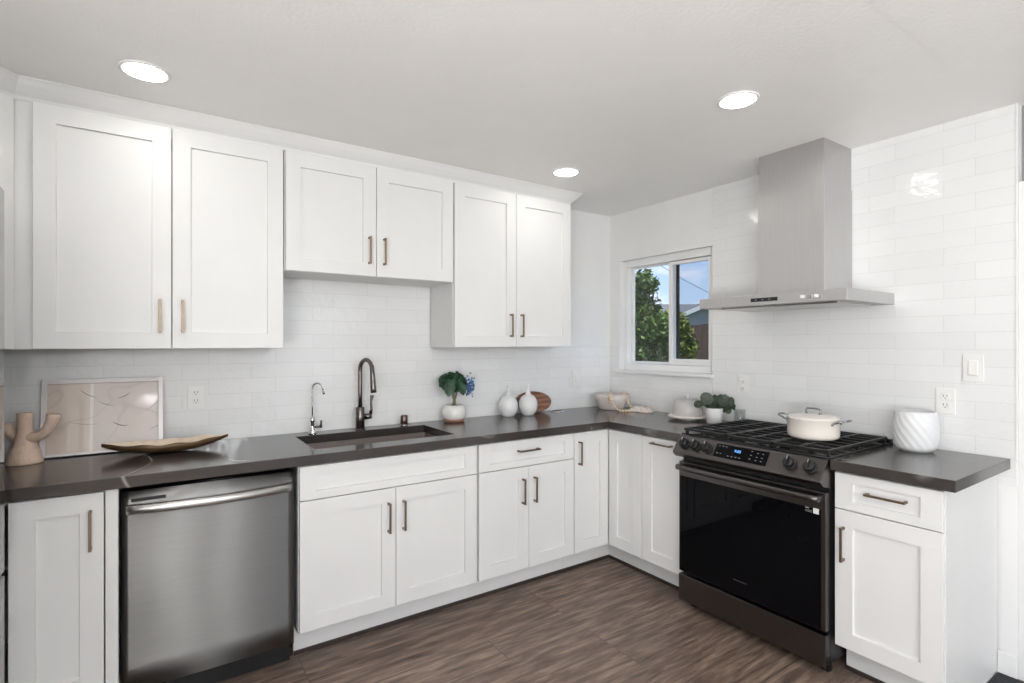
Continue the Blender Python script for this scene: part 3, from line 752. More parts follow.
# slope frame for things on the panel
p0 = Vector((0, -.708, .836)); p1 = Vector((0, -.653, .912)); sl_ = (p1-p0); SLL = sl_.length; vv = sl_.normalized(); nn = Vector((0, vv.z*-1, vv.y))
if nn.y > 0: nn = -nn
def onp(u, s, h): return Vector((u, 0, 0))+p0+vv*s+nn*h
def pbox(bm, u0, u1, s0, s1, h0, h1):
    vs = [bm.verts.new(onp(u, s, h)) for h in (h0, h1) for s in (s0, s1) for u in (u0, u1)]
    for f in [(0, 2, 3, 1), (4, 5, 7, 6), (0, 1, 5, 4), (2, 6, 7, 3), (0, 4, 6, 2), (1, 3, 7, 5)]: bm.faces.new([vs[i] for i in f])
bm = B(); pbox(bm, .235, .505, .012, .082, .0004, .002); dp = obj('display', bm, M_glassblack, cp)
cu = bpy.data.curves.new('clock_text', 'FONT'); cu.body = '9:05'; cu.size = .020; cu.align_x = 'CENTER'; cu.align_y = 'CENTER'
tmp = bpy.data.objects.new('clock_text', cu); COL.objects.link(tmp)
bpy.context.view_layer.update()
me = bpy.data.meshes.new_from_object(tmp.evaluated_get(bpy.context.evaluated_depsgraph_get())); bpy.data.objects.remove(tmp)
R3 = Matrix((Vector((1, 0, 0)), vv, nn)).transposed().to_4x4()
if R3.determinant() < 0: R3 = Matrix((Vector((1, 0, 0)), vv, -nn)).transposed().to_4x4()
me.transform(Matrix.Translation(onp(.355, .056, .003)) @ R3)
me.materials.append(M_bluled); o = bpy.data.objects.new('clock_digits', me); COL.objects.link(o); o.parent = dp
for (u, s) in ((.25, .07), (.268, .07), (.286, .07), (.25, .03), (.268, .03), (.31, .024), (.33, .024), (.35, .024), (.37, .024), (.42, .07), (.42, .05), (.42, .03), (.45, .065), (.45, .045), (.45, .028), (.475, .065), (.475, .045), (.475, .028)):
    bm = B(); pbox(bm, u, u+.008, s, s+.0025, .002, .0026); obj('button_mark', bm, M_print, dp)
for u in (.055, .122, .190, .606, .695):
    bm = B(); vs = cyl(bm, (0, 0, 0), .0285, .006, seg=28, bev=.001); vs2 = cyl(bm, (0, 0, .006), .0225, .022, seg=28, bev=.003)
    bx(bm, -.0055, .0055, -.023, .023, .026, .036, .002)
    bmesh.ops.transform(bm, matrix=Matrix.Translation(onp(u, .046, 0)) @ R3, verts=bm.verts)
    k = obj('knob', bm, M_black, cp)
    bm = B(); bx(bm, -.002, .002, .006, .022, .0362, .0372); bmesh.ops.transform(bm, matrix=Matrix.Translation(onp(u, .046, 0)) @ R3, verts=bm.verts); obj('pointer', bm, M_chrome, k)
# cooktop
bm = B(); bx(bm, .0, RW, -.640, -.035, .905, .922, .003); bx(bm, .0, RW, -.035, -.012, .905, .935, .002); ck = obj('cooktop', bm, M_enamel, t)
burn = [(.15, -.20, .034), (.15, -.47, .046), (.38, -.335, .05), (.61, -.20, .036), (.61, -.47, .046)]
for x_, y_, r_ in burn:
    bm = B(); lathe(bm, [(0, 0), (r_+.012, 0), (r_+.010, .008), (r_, .010), (r_, .014), (r_-.006, .018), (0, .018)], (x_, y_, .9215), 28); obj('burner', bm, M_iron, t)
for gi, (g0, g1) in enumerate(((.010, .258), (.262, .488), (.492, .740))):
    bm = B(); gz0, gz1 = .936, .948; w_ = .0055
    ya, yb = -.632, -.050
    for x_ in (g0+w_, g1-w_): bx(bm, x_-w_, x_+w_, ya, yb, gz0, gz1, .002)
    for y_ in (ya+w_, yb-w_): bx(bm, g0, g1, y_-w_, y_+w_, gz0, gz1, .002)
    m_ = (g0+g1)/2
    bx(bm, m_-w_, m_+w_, ya, yb, gz0, gz1, .002)
    for y_ in (-.55, -.47, -.39, -.31, -.235, -.16, -.10): bx(bm, g0, g1, y_-w_*.8, y_+w_*.8, gz0, gz1, .002)
    for x_ in (g0+w_, g1-w_):
        for y_ in (ya+.02, (ya+yb)/2, yb-.02): bx(bm, x_-w_, x_+w_, y_-.008, y_+.008, .9215, gz0+.002)
    obj('grate', bm, M_iron, t)

# ------------------------------------------------------------------ range hood
t = thing('range_hood', 'stainless wall chimney range hood above the range', 'range hood', (0, -1.566, 1.587), -PI/2)
bm = B(); hw = .3758; D = .4863; h1 = .053
q = [(-hw, -D), (hw, -D), (hw, -.002), (-hw, -.002)]
a = [bm.verts.new((x_, y_, 0)) for x_, y_ in q]; b_ = [bm.verts.new((x_, y_, h1)) for x_, y_ in q]
c_ = [bm.verts.new((x_*(1-.012/hw) if True else x_, y_+(.010 if y_ < -.1 else -.0), 0)) for x_, y_ in q]
d_ = [bm.verts.new((x_*(1-.05/hw), y_+(.05 if y_ < -.1 else -.03), -.006 if False else .012)) for x_, y_ in q]
for k in range(4):
    k2 = (k+1) % 4
    bm.faces.new((a[k], a[k2], b_[k2], b_[k])); bm.faces.new((a[k], c_[k], c_[k2], a[k2])); bm.faces.new((c_[k], d_[k], d_[k2], c_[k2]))
bm.faces.new(b_); bm.faces.new(list(reversed(d_)))
obj('canopy', bm, M_ssh, t, .0015)
bm = B()
for i in range(2):
    x0_ = -.30+.305*i
    bx(bm, x0_, x0_+.295, -.40, -.06, -.0045, .014, .002)
obj('baffle_filter', bm, M_ss, t)
for i in range(2):
    bm = B(); cyl(bm, (-.2+.4*i, -.435, .004), .022, .008); obj('hood_lamp', bm, M_plate, t)
bm = B(); bx(bm, -.1555, .1872, -.288, -.002, h1-.001, .597, .0012); ch = obj('lower_chimney', bm, M_ssh, t)
bm = B(); bx(bm, -.1515, .1832, -.2835, -.002, .597, CEIL-1.587-.0005, .0012); obj('upper_chimney', bm, M_ssh, t)
bm = B(); bx(bm, -.073, .066, -D-.0018, -D-.0002, .018, .036, .0005); dpn = obj('display', bm, M_black, t)
for k in range(3):
    bm = B(); bx(bm, -.05+.035*k, -.04+.035*k, -D-.0024, -D-.0018, .025, .029); obj('button_mark', bm, M_print, dpn)
bm = B(); bx(bm, .168, .268, -D-.0012, -D-.0002, .017, .037, .0004); sw = obj('switch_panel', bm, M_chrome, t)
for k in range(3):
    bm = B(); bx(bm, .176+.031*k, .196+.031*k, -D-.005, -D-.0012, .020, .034, .001); obj('button', bm, M_plate if k != 1 else M_ss, sw)

# ------------------------------------------------------------------ outlets and switch
def wallplate(loc, rotz, kind, label, cat='outlet', slots=True):
    t = thing('wall_outlet' if kind != 'switch' else 'light_switch', label, cat, loc, rotz)
    bm = B(); bx(bm, -.036, .036, -.006, -.0003, -.0585, .0585, .002); obj('cover_plate', bm, M_plate, t)
    if kind == 'outlet':
        for s in (-1, 1):
            bm = B(); bx(bm, -.0165, .0165, -.0085, -.006, s*.020-.0145, s*.020+.0145, .003); r_ = obj('receptacle', bm, M_plate, t)
            bm = B()
            for sx_ in (-.0065, .0065): bx(bm, sx_-.0012, sx_+.0012, -.0088, -.0084, s*.020-.001, s*.020+.009)
            cyl(bm, (0, -.0084, s*.020-.007), .0026, .0004, '-y', 10); obj('slots', bm, M_slot, r_)
    else:
        bm = B(); bx(bm, -.0165, .0165, -.0075, -.006, -.033, .033, .001); pd = obj('paddle_frame', bm, M_plate, t)
        bm = B()
        v = [bm.verts.new(p) for p in ((-.0145, -.0075, -.031), (.0145, -.0075, -.031), (.0145, -.0075, .031), (-.0145, -.0075, .031), (-.0145, -.0125, -.030), (.0145, -.0125, -.030), (.0145, -.0085, .030), (-.0145, -.0085, .030))]
        for f in ((0, 1, 2, 3), (4, 5, 6, 7), (0, 1, 5, 4), (1, 2, 6, 5), (2, 3, 7, 6), (3, 0, 4, 7)): bm.faces.new([v[i] for i in f])
        obj('paddle', bm, M_plate, pd)
wallplate((-2.800, 0, 1.135), 0, 'outlet', 'white duplex outlet on the tiles between the leaning picture and small tap')
wallplate((-.352, 0, 1.139), 0, 'switch', 'white rocker switch on the back wall tiles near the room corner', 'switch')
wallplate((0, -1.144, 1.143), -PI/2, 'outlet', 'white outlet on the tiles between the window and the range')
wallplate((0, -2.143, 1.137), -PI/2, 'outlet', 'white duplex outlet just right of the ribbed vase, below the switch')
wallplate((0, -2.241, 1.290), -PI/2, 'switch', 'white rocker switch on the tiles near the right border, topmost plate', 'switch')

# ------------------------------------------------------------------ decor
# branching clay sculpture
t = thing('sculpture', 'sand-coloured clay three-armed candle holder sculpture at left end of worktop', 'sculpture', (-3.402, -.15, CT))
bm = B()
lathe(bm, [(0, 0), (.056, 0), (.059, .006), (.053, .030), (.044, .060), (.036, .085), (.029, .110), (.025, .14), (.024, .165), (.026, .200), (.025, .204), (.017, .204), (.016, .185), (0, .185)], seg=28)
ax = Vector((.83, -.56, 0))
def ap(s, z): return (ax.x*s, ax.y*s, z)
tube(bm, [ap(.0, .106), ap(.025, .104), ap(.050, .107), ap(.074, .119), ap(.094, .140), ap(.108, .168), ap(.116, .196), ap(.117, .200)], [.022, .021, .020, .019, .019, .020, .024, .021], 14)
tube(bm, [ap(.0, .108), ap(-.028, .106), ap(-.050, .115), ap(-.066, .132), ap(-.076, .150), ap(-.078, .154)], [.022, .021, .020, .021, .024, .021], 14)
obj('clay_body', bm, M_clay, t)
# leaning framed picture
t = thing('framed_picture', 'beige abstract picture in thin silvery frame leaning on tiles', 'picture', (-3.367, -.085, CT+.001))
tilt = math.atan2(.072, .327); t.rotation_euler = (-tilt, 0, 0)
PW, PH = .432, .330
bm = B()
w_ = .020
bx(bm, 0, w_, -.018, 0, 0, PH, .0015); bx(bm, PW-w_, PW, -.018, 0, 0, PH, .0015); bx(bm, w_-.001, PW-w_+.001, -.018, 0, 0, w_*.6, .0015); bx(bm, w_-.001, PW-w_+.001, -.018, 0, PH-w_, PH, .0015)
obj('frame', bm, M_frame, t)
bm = B(); bx(bm, w_-.002, PW-w_+.002, -.010, -.006, w_*.6-.002, PH-w_+.002); ar = obj('print', bm, M_art, t)
M_ink = mat('ink', (.22, .19, .18), .7, var=.1)
def stroke(p, q, sag, r=.0012):
    pts = []; bm = B()
    for k in range(9):
        u = k/8; pts.append((p[0]+(q[0]-p[0])*u, -.0102, p[1]+(q[1]-p[1])*u+sag*math.sin(PI*u)))
    tube(bm, pts, [r*.3+r*math.sin(PI*k/8) for k in range(9)], 6); obj('ink_mark', bm, M_ink, ar)
stroke((.125, .285), (.19, .245), -.006); stroke((.26, .24), (.31, .265), -.005); stroke((.245, .135), (.30, .115), -.008, .0018)
stroke((.09, .145), (.20, .13), -.006, .0008); stroke((.36, .175), (.42, .235), -.01, .0008); stroke((.38, .09), (.43, .12), -.004, .001); stroke((.19, .23), (.25, .205), -.004, .0008)
# long wooden bowl
t = thing('wooden_bowl', 'long boat-shaped bronzed wooden bowl with pale inside in front of the picture', 'bowl', (-2.918, -.205, CT))
def boat(scale, zoff, n=40, m_=8):
    rows = []
    for i in range(n+1):
        u = -1+2*i/n
        hw_ = (.078*(1-abs(u)**2.2)**.8+.0008)*scale
        base = .046*abs(u)**2.2
        top = .046+.014*abs(u)**2.0+.0015*math.sin(u*13)
        if abs(u) > .999: hw_ = .0006
        row = []
        for j in range(m_+1):
            a = PI*j/m_
            y = -math.cos(a)*hw_; z = top-(top-base-.0)*math.sin(a)**.8*scale+zoff*math.sin(a)
            if j in (0, m_): z = top+(.0018*math.sin(u*11+j))
            row.append((u*.236, y, z))
        rows.append(row)
    return rows
bm = B(); O = boat(1, 0); I = boat(.90, .005)
def grid(bm, rows, mi):
    vs = [[bm.verts.new(p) for p in r] for r in rows]
    for a, b_ in zip(vs, vs[1:]):
        for k in range(len(a)-1):
            f = bm.faces.new((a[k], a[k+1], b_[k+1], b_[k])); f.smooth = True; f.material_index = mi
    return vs
vo = grid(bm, O, 0); vi = grid(bm, I, 1)
for i in range(len(vo)-1):
    for k in (0, -1):
        f = bm.faces.new((vo[i][k], vo[i+1][k], vi[i+1][k], vi[i][k])); f.material_index = 1
obj('bowl_shell', bm, [M_gold, M_bowlin], t)

# potted plant by the faucet
def leafmesh(bm, base, dirv, up, L, Wd, lobes=0, curl=.15, n=6):
    d = Vector(dirv).normalized(); s = d.cross(Vector(up)).normalized(); nrm = s.cross(d)
    rows = []
    for i in range(n+1):
        u = i/n
        w_ = Wd*math.sin(PI*min(1, (u*.92+.05)))**.7*(1-.25*u)
        if lobes: w_ *= 1+.16*math.sin(u*lobes*PI*2)
        if i == n: w_ = Wd*.06
        c_ = Vector(base)+d*(L*u)-nrm*(curl*L*u*u)
        rows.append([bm.verts.new(c_+s*w_*k+nrm*(abs(k)*w_*.18)) for k in (-1, -.5, 0, .5, 1)])
    for a, b_ in zip(rows, rows[1:]):
        for k in range(4): bm.faces.new((a[k], a[k+1], b_[k+1], b_[k])).smooth = True
t = thing('potted_plant', 'leafy green plant in white pot with brown base beside the faucet', 'plant', (-1.430, -.100, CT))
bm = B(); lathe(bm, [(.060, .018), (.070, .030), (.074, .050), (.072, .075), (.060, .098), (.050, .105), (.045, .103), (.045, .095)], seg=32); lathe(bm, [(.060, .018), (0, .018)], seg=32); obj('pot', bm, M_ceramg, t)
bm = B(); lathe(bm, [(0, 0), (.055, 0), (.062, .006), (.066, .020), (.058, .021), (0, .021)], seg=32); obj('pot_base', bm, M_terra, t)
bm = B(); lathe(bm, [(0, .097), (.0455, .097), (0, .0969)], seg=24); obj('soil', bm, M_soil, t)
bm = B()
for k in range(5):
    a = k*1.3; tube(bm, [(.010*math.cos(a), .010*math.sin(a), .095), (.006*math.cos(a+1), .006*math.sin(a+1), .13), (.035*math.cos(a), .03*math.sin(a), .23)], .004, 6)
obj('stems', bm, M_stem, t)
bm = B(); rnd = random.Random(3)
for k in range(230):
    th_ = rnd.uniform(0, 2*PI); sz = rnd.uniform(-.85, 1)
    cr = math.sqrt(max(0, 1-sz*sz)); dvv = Vector((math.cos(th_)*cr, math.sin(th_)*cr, sz))
    c0 = Vector((-.012, -.005, .245))+Vector((dvv.x*.090, dvv.y*.055, dvv.z*.062))*rnd.uniform(.6, 1)
    tang = dvv.cross(Vector((rnd.uniform(-1, 1), rnd.uniform(-1, 1), rnd.uniform(-1, 1)))).normalized()
    L_ = rnd.uniform(.045, .068)
    leafmesh(bm, c0-tang*L_*.5, tang-Vector((0, 0, .15)), dvv+Vector((0, -.2, .2)), L_, rnd.uniform(.020, .030), lobes=2, curl=.2)
leafmesh(bm, (-.055, -.05, .255), (-.25, -.3, -1), (-.3, -1, .2), .095, .040, lobes=0, curl=.1)
leafmesh(bm, (.01, -.065, .245), (.15, -.3, -1), (0, -1, .2), .080, .034, lobes=0, curl=.1)
obj('foliage', bm, M_leaf, t)
bm = B()
for k in range(110):
    p_ = Vector((.088+rnd.gauss(0, .013), -.035+rnd.gauss(0, .014), .215+rnd.gauss(0, .024)))
    leafmesh(bm, p_, (rnd.uniform(-1, 1), rnd.uniform(-1, .3), rnd.uniform(-1, .6)), (rnd.uniform(-.4, .4), -1, rnd.uniform(0, 1)), .017, .007, n=3)
obj('blue_flowers', bm, M_blue, t)

# two white bottle vases
def vase(x_, y_, h, r_, label):
    t = thing('bottle_vase', label, 'vase', (x_, y_, CT), 0, 'white bottle vases')
    bm = B()
    prof = [(0, 0), (r_*.50, 0), (r_*.62, .004)]
    bh = .150
    for k in range(1, 12):
        a = -PI/2*.62+(PI/2*.62+PI/2*.80)*k/11
        prof.append((r_*math.cos(a), bh*.46+bh*.50*math.sin(a)))
    prof += [(.018, bh*1.0), (.011, bh*1.10), (.0085, bh*1.22), (.0085, h-.006), (.011, h), (.007, h), (.006, h-.02), (0, h-.02)]
    lathe(bm, prof, seg=36); o = obj('vase_body', bm, M_ceram, t)
vase(-1.022, -.092, .205, .065, 'white long-necked round vase, left of the pair by the wooden plate')
vase(-.878, -.118, .205, .064, 'white long-necked round vase, right of the pair, touching the wooden plate')
# wooden plate leaning behind them
t = thing('wooden_tray', 'oval reddish-brown wooden plate leaning on the tiles behind the vases', 'tray', (-.770, -.050, CT+.001))
t.rotation_euler = (-.42, 0, 0)
bm = B(); lathe(bm, [(0, .006), (.118, .006), (.140, .016), (.150, .020), (.154, .016), (.140, .0), (0, -.002)], seg=48)
bmesh.ops.transform(bm, matrix=Matrix.Translation((0, 0, .075)) @ Matrix.Scale(.50, 4, (0, 0, 1)) @ Matrix.Rotation(PI/2, 4, 'X'), verts=bm.verts)
for f in bm.faces: f.material_index = 0
obj('tray_body', bm, M_tray, t)

# white bowl in the corner
t = thing('serving_bowl', 'wide off-white bowl in the room corner with beads over its rim', 'bowl', (-.168, -.185, CT))
bm = B(); lathe(bm, [(0, 0), (.085, 0), (.092, .006), (.106, .035), (.118, .070), (.128, .112), (.124, .114), (.113, .072), (.098, .036), (.080, .012), (0, .010)], seg=40)
bm.normal_update(); obj('bowl_body', bm, mat('stoneware', (.66, .60, .56), .6, var=.06, vscale=25), t)
# bead garland draped over the rim and lying in front
t = thing('bead_garland', 'strand of small natural wooden beads draped over the bowl rim', 'beads', (-.17, -.30, CT))
P = [(-.100, .040, .060), (-.125, .010, .100), (-.128, -.008, .121), (-.142, -.020, .100), (-.130, -.025, .07), (-.115, -.035, .04), (-.095, -.055, .015), (-.060, -.075, .009), (-.015, -.085, .009), (.03, -.075, .009), (.058, -.04, .012), (.066, .0, .045), (.062, .012, .08), (.050, .022, .121), (.040, .040, .10)]
P = [Vector(p) for p in P]
path = []
for i in range(len(P)-1):
    a, b_, c_, d_ = P[max(i-1, 0)], P[i], P[i+1], P[min(i+2, len(P)-1)]
    for k in range(12):
        u = k/12; path.append(.5*((2*b_)+(c_-a)*u+(2*a-5*b_+4*c_-d_)*u*u+(3*b_-a-3*c_+d_)*u**3))
bm = B(); tube(bm, path, .0012, 6); obj('string', bm, M_bead, t)
bmb = B(); bmesh.ops.create_uvsphere(bmb, u_segments=12, v_segments=8, radius=.0098)
for f in bmb.faces: f.smooth = True
bead = obj('bead', bmb, M_bead, t); first = True
acc = 0; last = path[0]; bead.location = last
for p in path[1:]:
    acc += (p-last).length; last = p
    if acc >= .0195:
        acc = 0
        c_ = bead.copy(); COL.objects.link(c_); c_.parent = t; c_.location = p
# crumpled cloth / tassel
bm = B(); rnd = random.Random(5); n, m_ = 26, 14
vs = []
for i in range(n+1):
    row = []
    for j in range(m_+1):
        u, v_ = i/n*2-1, j/m_*2-1
        ed = (1-abs(u)**3)*(1-abs(v_)**3)
        z = .006+.040*ed*(.55+.6*noise.noise(Vector((u*3.2, v_*2.5, .4))))+.004*math.sin(u*14+v_*3)*ed
        row.append(bm.verts.new((u*.088+.01*noise.noise(Vector((u*3, v_*3, 5))), v_*.045*(1+.3*math.sin(u*4)), max(z, .003))))
    vs.append(row)
for a, b_ in zip(vs, vs[1:]):
    for k in range(m_): bm.faces.new((a[k], a[k+1], b_[k+1], b_[k])).smooth = True
r_ = bmesh.ops.extrude_face_region(bm, geom=bm.faces[:])
for g in r_['geom']:
    if isinstance(g, bmesh.types.BMVert): g.co.z = max(g.co.z-.005, .0006)
o = tag(obj('cloth', bm, M_linen), 'small crumpled pale cloth on the worktop between bowl and cloche', 'cloth'); o.location = (-.115, -.425, CT); o.rotation_euler = (0, 0, -1.05)

# cake stand and dome
t = thing('cake_stand', 'low pale stone cake stand under the domed cover, below the window', 'cake stand', (-.150, -.850, CT))
bm = B(); lathe(bm, [(0, 0), (.055, 0), (.058, .004), (.050, .007), (.050, .010), (.080, .012), (.118, .015), (.123, .021), (.121, .027), (0, .027)], seg=40); obj('stand_body', bm, M_marble, t)
t = thing('cake_dome', 'frosted glass dome with small knob standing on the cake stand', 'dome', (-.150, -.850, CT+.0275))
bm = B(); lathe(bm, [(.092, 0), (.093, .004), (.092, .035), (.088, .062), (.078, .082), (.058, .093), (.012, .098), (0, .098)], seg=40)
o = obj('dome', bm, M_dome, t); md = o.modifiers.new('thick', 'SOLIDIFY'); md.thickness = .003
bm = B(); lathe(bm, [(0, .098), (.006, .098), (.005, .106), (.011, .112), (.013, .119), (.010, .126), (0, .128)], seg=20); obj('knob', bm, M_ceramg, t)

# little pot of round grey-green leaves
t = thing('potted_plant', 'small plant with round grey-green leaves in white cup by the range', 'plant', (-.150, -1.045, CT))
bm = B(); lathe(bm, [(0, 0), (.040, 0), (.044, .004), (.050, .088), (.050, .092), (.046, .092), (.045, .080), (0, .080)], seg=32); obj('pot', bm, M_ceram, t)
bm = B(); lathe(bm, [(0, .082), (.0452, .082), (0, .0819)], seg=20); obj('soil', bm, M_soil, t)
def discleaf(bm, c, nrm, r_, asp=1.15):
    nrm = Vector(nrm).normalized(); a = nrm.orthogonal().normalized(); b2 = nrm.cross(a)
    ctr = bm.verts.new(Vector(c)-nrm*r_*.12); rg_ = [bm.verts.new(Vector(c)+a*math.cos(2*PI*k/12)*r_*asp+b2*math.sin(2*PI*k/12)*r_) for k in range(12)]
    for k in range(12): bm.faces.new((ctr, rg_[k], rg_[(k+1) % 12])).smooth = True
bm = B(); bs = B(); rnd = random.Random(11)
rv = Vector((.562*0+.827, -.562, 0))     # across the view, purely to spread the sprays sideways
lv = [(-.098, .115, .027), (-.048, .150, .036), (-.062, .135, .025), (-.03, .125, .03), (0, .13, .026), (.02, .125, .03), (.05, .135, .033), (.062, .155, .020), (.075, .12, .024), (.055, .095, .026), (.082, .095, .022), (.105, .105, .022), (.098, .135, .024), (.085, .075, .018), (.068, .14, .028), (.04, .15, .024), (.02, .14, .025), (-.02, .14, .024), (.118, .09, .014), (-.015, .11, .026), (.03, .105, .026), (-.035, .105, .02), (.01, .15, .018), (.088, .13, .014)]
for i, (s_, z_, r_) in enumerate(lv):
    c_ = rv*s_+Vector((0, 0, z_))+Vector((-.562, -.6, 0))*rnd.uniform(-.01, .03)
    discleaf(bm, c_, (-.6+rnd.uniform(-.5, .5), -.6+rnd.uniform(-.5, .5), .5+rnd.uniform(-.3, .4)), r_)
    c2 = rv*s_*.8+Vector((.562, .6, 0))*rnd.uniform(.0, .035)+Vector((0, 0, z_-.005+rnd.uniform(-.01, .012)))
    discleaf(bm, c2, (rnd.uniform(-1, 1), rnd.uniform(-1, 1), rnd.uniform(.2, 1)), r_*.9)
    tube(bs, [(rv.x*s_*.15, rv.y*s_*.15, .08), (rv.x*s_*.5, rv.y*s_*.5, .105+.02*abs(s_)), tuple(c_)], .0016, 5)
obj('foliage', bm, M_leaf2, t); obj('stems', bs, M_stem, t)
# glass tumbler
bm = B(); lathe(bm, [(0, 0), (.028, 0), (.031, .003), (.034, .085), (.0325, .085), (.0295, .008), (0, .007)], seg=28)
o = tag(obj('glass_tumbler', bm, M_glass), 'small clear glass tumbler between the leafy cup and the range', 'glass'); o.location = (-.045, -1.148, CT)

# dutch oven on the range grates
t = thing('cooking_pot', 'cream lidded cooking pot with steel handles on the range grates', 'pot', (-.372, -1.742, .9485), -PI/2)
bm = B(); R_ = .1110
lathe(bm, [(0, 0), (R_-.022, 0), (R_-.008, .005), (R_-.001, .016), (R_, .03), (R_, .092), (R_+.003, .095), (R_+.003, .099), (R_-.006, .099), (R_-.006, .08), (0, .08)], seg=48)
obj('pot_body', bm, mat('cream_enamel', (.78, .72, .65), .16, var=.02), t)
bm = B(); lathe(bm, [(0, .1135), (.04, .1130), (.09, .108), (R_-.004, .1025), (R_+.001, .100), (R_-.002, .098), (0, .098)], seg=48)
ld = obj('lid', bm, mat('cream_lid', (.74, .69, .64), .14, var=.02), t)
bm = B(); tube(bm, [(-.032, 0, .112), (-.034, 0, .128), (-.028, 0, .138), (0, 0, .140), (.028, 0, .138), (.034, 0, .128), (.032, 0, .112)], .0042, 10); 
for s in (-1, 1): cyl(bm, (s*.032, 0, .1115), .009, .004, seg=14)
obj('lid_handle', bm, M_steel, ld)
for s in (-1, 1):
    bm = B()
    tube(bm, [(s*(R_-.012), -.038, .078), (s*(R_+.010), -.040, .086), (s*(R_+.040), -.034, .096), (s*(R_+.050), -.012, .100), (s*(R_+.050), .012, .100), (s*(R_+.040), .034, .096), (s*(R_+.010), .040, .086), (s*(R_-.012), .038, .078)], .0042, 10)
    for y_ in (-.038, .038): cyl(bm, (s*(R_-.010), y_, .072), .008, .010, seg=12)
    obj('side_handle', bm, M_steel, t)

# ribbed white vase on the short worktop
t = thing('ribbed_vase', 'round white vase with twisted diagonal ribs on the short worktop', 'vase', (-.130, -2.072, CT))
bm = B(); seg = 96; prof = []
def rib(a, z): return 1+.019*math.sin(16*(a+z*8.5))
for k in range(25):
    z = .180*k/24
    r_ = .056+.031*math.sin(PI*min(1, max(0, (z/.180)*.74+.10)))**.7
    if z < .020: r_ -= .016*(1-z/.020)**1.5
    prof.append((r_, z))
prof = [(0, 0)]+prof+[(prof[-1][0]-.008, .180), (prof[-1][0]-.010, .10), (0, .02)]
lathe(bm, prof, seg=seg, fn=rib)
obj('vase_body', bm, mat('bisque_white', (.72, .72, .725), .6, var=.03, vscale=20), t)

# dark mat on the floor past the wall end
bm = B(); bx(bm, -.56, -.018, -3.1, -2.3265, 0.0005, .010, .003)
tag(obj('floor_mat', bm, M_mat_f), 'dark charcoal mat on the floor at the lower right corner', 'mat')

# ------------------------------------------------------------------ outside the window
bm = B(); bx(bm, .16, 60, -20, 60, -.35, -.25); o = struct('floor_outside', bm, M_grass)
# tree: leaf clusters round several limbs
def ray(u, v, d):
    r_ = (u-514.61)/530.85; z_ = -(v-343.58)/530.85; s_, c_ = math.sin(.59693), math.cos(.59693)
    return Vector((-2.9712+d*(s_+r_*c_), -3.0348+d*(c_-r_*s_), 1.3971+d*z_))
def tree(label, name, clusters, mleaf, base, nl, ls, seed, trunk_r):
    rnd = random.Random(seed)
    t = thing(name, label, 'tree' if name == 'tree' else 'bush', base)
    b0 = Vector(base)
    bm = B()
    top = sum((c for c, r in clusters), Vector())/len(clusters)-b0
    tube(bm, [(0, 0, 0), (top.x*.3, top.y*.3, top.z*.4), (top.x, top.y, top.z*.8)], [trunk_r, trunk_r*.8, trunk_r*.5], 9)
    for c, r in clusters:
        cc = c-b0; tube(bm, [(top.x*.3, top.y*.3, top.z*.4), ((top.x+cc.x)/2, (top.y+cc.y)/2, (top.z*.6+cc.z)/2+.1), tuple(cc)], [trunk_r*.5, trunk_r*.3, trunk_r*.12], 6)
    obj('trunk', bm, M_bark, t)
    bm = B(); tot = sum(r**2 for c, r in clusters)
    for c, r in clusters:
        for _ in range(int(nl*r*r/tot)):
            d = Vector((rnd.gauss(0, 1), rnd.gauss(0, 1), rnd.gauss(0, 1))).normalized()
            p = c-b0+d*r*rnd.uniform(.35, 1.05)
            a = Vector((rnd.uniform(-1, 1), rnd.uniform(-1, 1), rnd.uniform(-.9, .5))).normalized(); s_ = a.cross(Vector((rnd.uniform(-1, 1), rnd.uniform(-1, 1), 1))).normalized()
            L = ls*rnd.uniform(.6, 1.2); w_ = L*.27
            q = [p-a*L*.5, p+s_*w_, p+a*L*.5, p-s_*w_]
            bm.faces.new([bm.verts.new(x_) for x_ in q])
    obj('foliage', bm, mleaf, t)
cl = [(ray(645, 276, 7.0), .10), (ray(640, 285, 7.0), .15), (ray(637, 300, 7.1), .20), (ray(655, 283, 6.9), .08), (ray(650, 290, 6.9), .10), (ray(648, 310, 7.0), .20), (ray(655, 330, 6.9), .24), (ray(640, 330, 7.1), .30), (ray(645, 352, 7.0), .30), (ray(665, 345, 6.9), .20), (ray(625, 310, 7.3), .35), (ray(620, 345, 7.3), .45)]
tree('leafy green tree close outside the left window pane', 'tree', cl, M_treeleaf, tuple(ray(632, 343, 7.1).xy)+(-.25,), 9000, .075, 1, .07)
cl = [(ray(672, 325, 8.6), .26), (ray(681, 335, 8.7), .20), (ray(664, 340, 8.6), .35), (ray(680, 350, 8.7), .28), (ray(690, 345, 8.8), .14), (ray(655, 352, 8.6), .3), (ray(674, 316, 8.6), .12)]
tree('yellow-green bush behind the tree, in front of the fence', 'bush', cl, M_bushleaf, tuple(ray(672, 343, 8.6).xy)+(-.25,), 5000, .085, 2, .04)
# fence: boards in one panel
t = thing('fence', 'brown vertical board fence across the yard', 'fence', (7.6, 6.0, -.25))
bm = B(); y_ = -8.0
while y_ < 9: bx(bm, -.012, .012, y_, y_+.140, 0, 2.10+.015*math.sin(y_*7)); y_ += .150
obj('board_panel', bm, M_fence, t)
bm = B(); bx(bm, .013, .05, -8, 9, .4, .49); bx(bm, .013, .05, -8, 9, 1.7, 1.79); obj('rail', bm, M_fence, t)
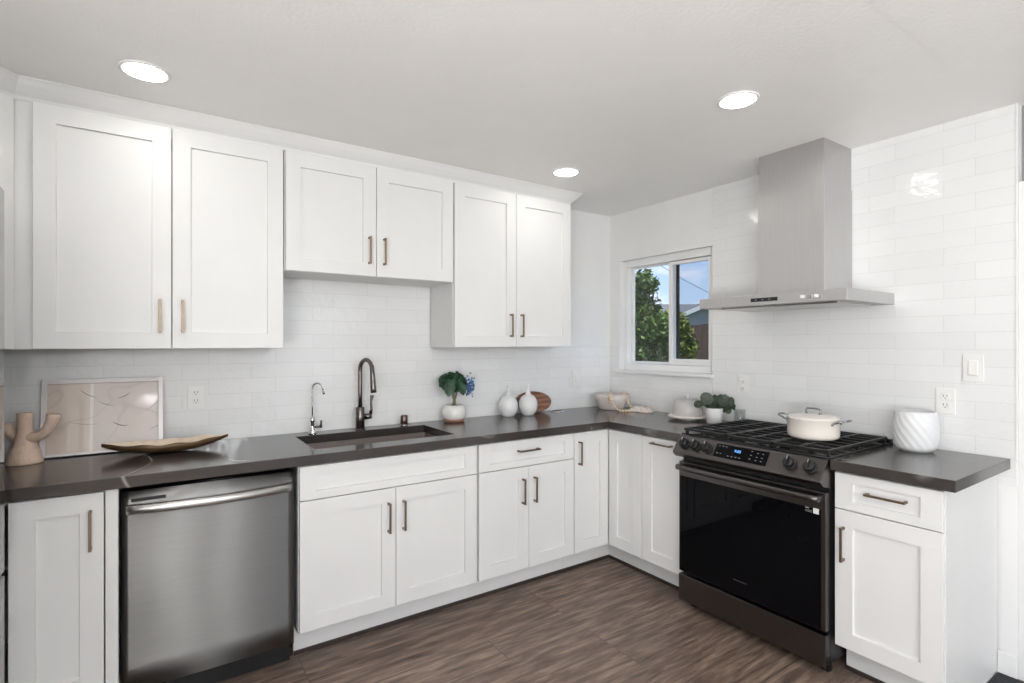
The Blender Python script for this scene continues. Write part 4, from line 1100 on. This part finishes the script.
# neighbouring house with a small gable
c0 = ray(700, 330, 25.0)
t = thing('house', 'low grey house with gabled shingle roof beyond the fence', 'house', (c0.x, c0.y, -.25), -.597)
bm = B(); bx(bm, -7, 8, 0.6, 8, 0, 2.95); 
bx(bm, -1.65, 1.65, -.6, .7, 0, 2.70)
v = [bm.verts.new(p) for p in ((-1.65, -.6, 2.7), (1.65, -.6, 2.7), (.0, -.6, 3.40), (-1.65, .7, 2.7), (1.65, .7, 2.7), (.0, .7, 3.40))]
bm.faces.new((v[0], v[1], v[2])); bm.faces.new((v[3], v[5], v[4])); bm.faces.new((v[0], v[2], v[5], v[3])); bm.faces.new((v[1], v[4], v[5], v[2]))
obj('wall', bm, M_siding, t)
bm = B()
def plank(bm, pts, th=.12):
    a = [bm.verts.new(p) for p in pts]; b_ = [bm.verts.new((p[0], p[1], p[2]+th)) for p in pts]; n = len(pts)
    bm.faces.new(list(reversed(a))); bm.faces.new(b_)
    for i in range(n): bm.faces.new((a[i], a[(i+1) % n], b_[(i+1) % n], b_[i]))
plank(bm, [(-7.4, .2, 2.85), (8.4, .2, 2.85), (8.4, 4.3, 3.70), (-7.4, 4.3, 3.70)])
plank(bm, [(-7.4, 4.3, 3.70), (8.4, 4.3, 3.70), (8.4, 8.4, 2.85), (-7.4, 8.4, 2.85)])
plank(bm, [(-2.05, -.9, 2.55), (.0, -.9, 3.42), (.0, 3.2, 3.42), (-2.05, 1.0, 2.55)])
plank(bm, [(.0, -.9, 3.42), (2.05, -.9, 2.55), (2.05, 1.0, 2.55), (.0, 3.2, 3.42)])
obj('roof', bm, M_roof, t)
bm = B(); 
plank(bm, [(-2.05, -.95, 2.45), (.0, -.95, 3.32), (.0, -.90, 3.32), (-2.05, -.90, 2.45)], .20)
plank(bm, [(.0, -.95, 3.32), (2.05, -.95, 2.45), (2.05, -.90, 2.45), (.0, -.90, 3.32)], .20)
obj('fascia', bm, M_trim, t)
# overhead cable
a, b_ = ray(655, 262, 20), ray(715, 296, 20); d = (b_-a)
pts = [a-d*1.5+Vector((0, 0, 0)), a, (a+b_)/2-Vector((0, 0, .06)), b_, b_+d*1.5]
bm = B(); tube(bm, pts, .009, 6); tag(obj('power_cable', bm, M_cable), 'thin overhead cable crossing the sky in the window', 'cable')
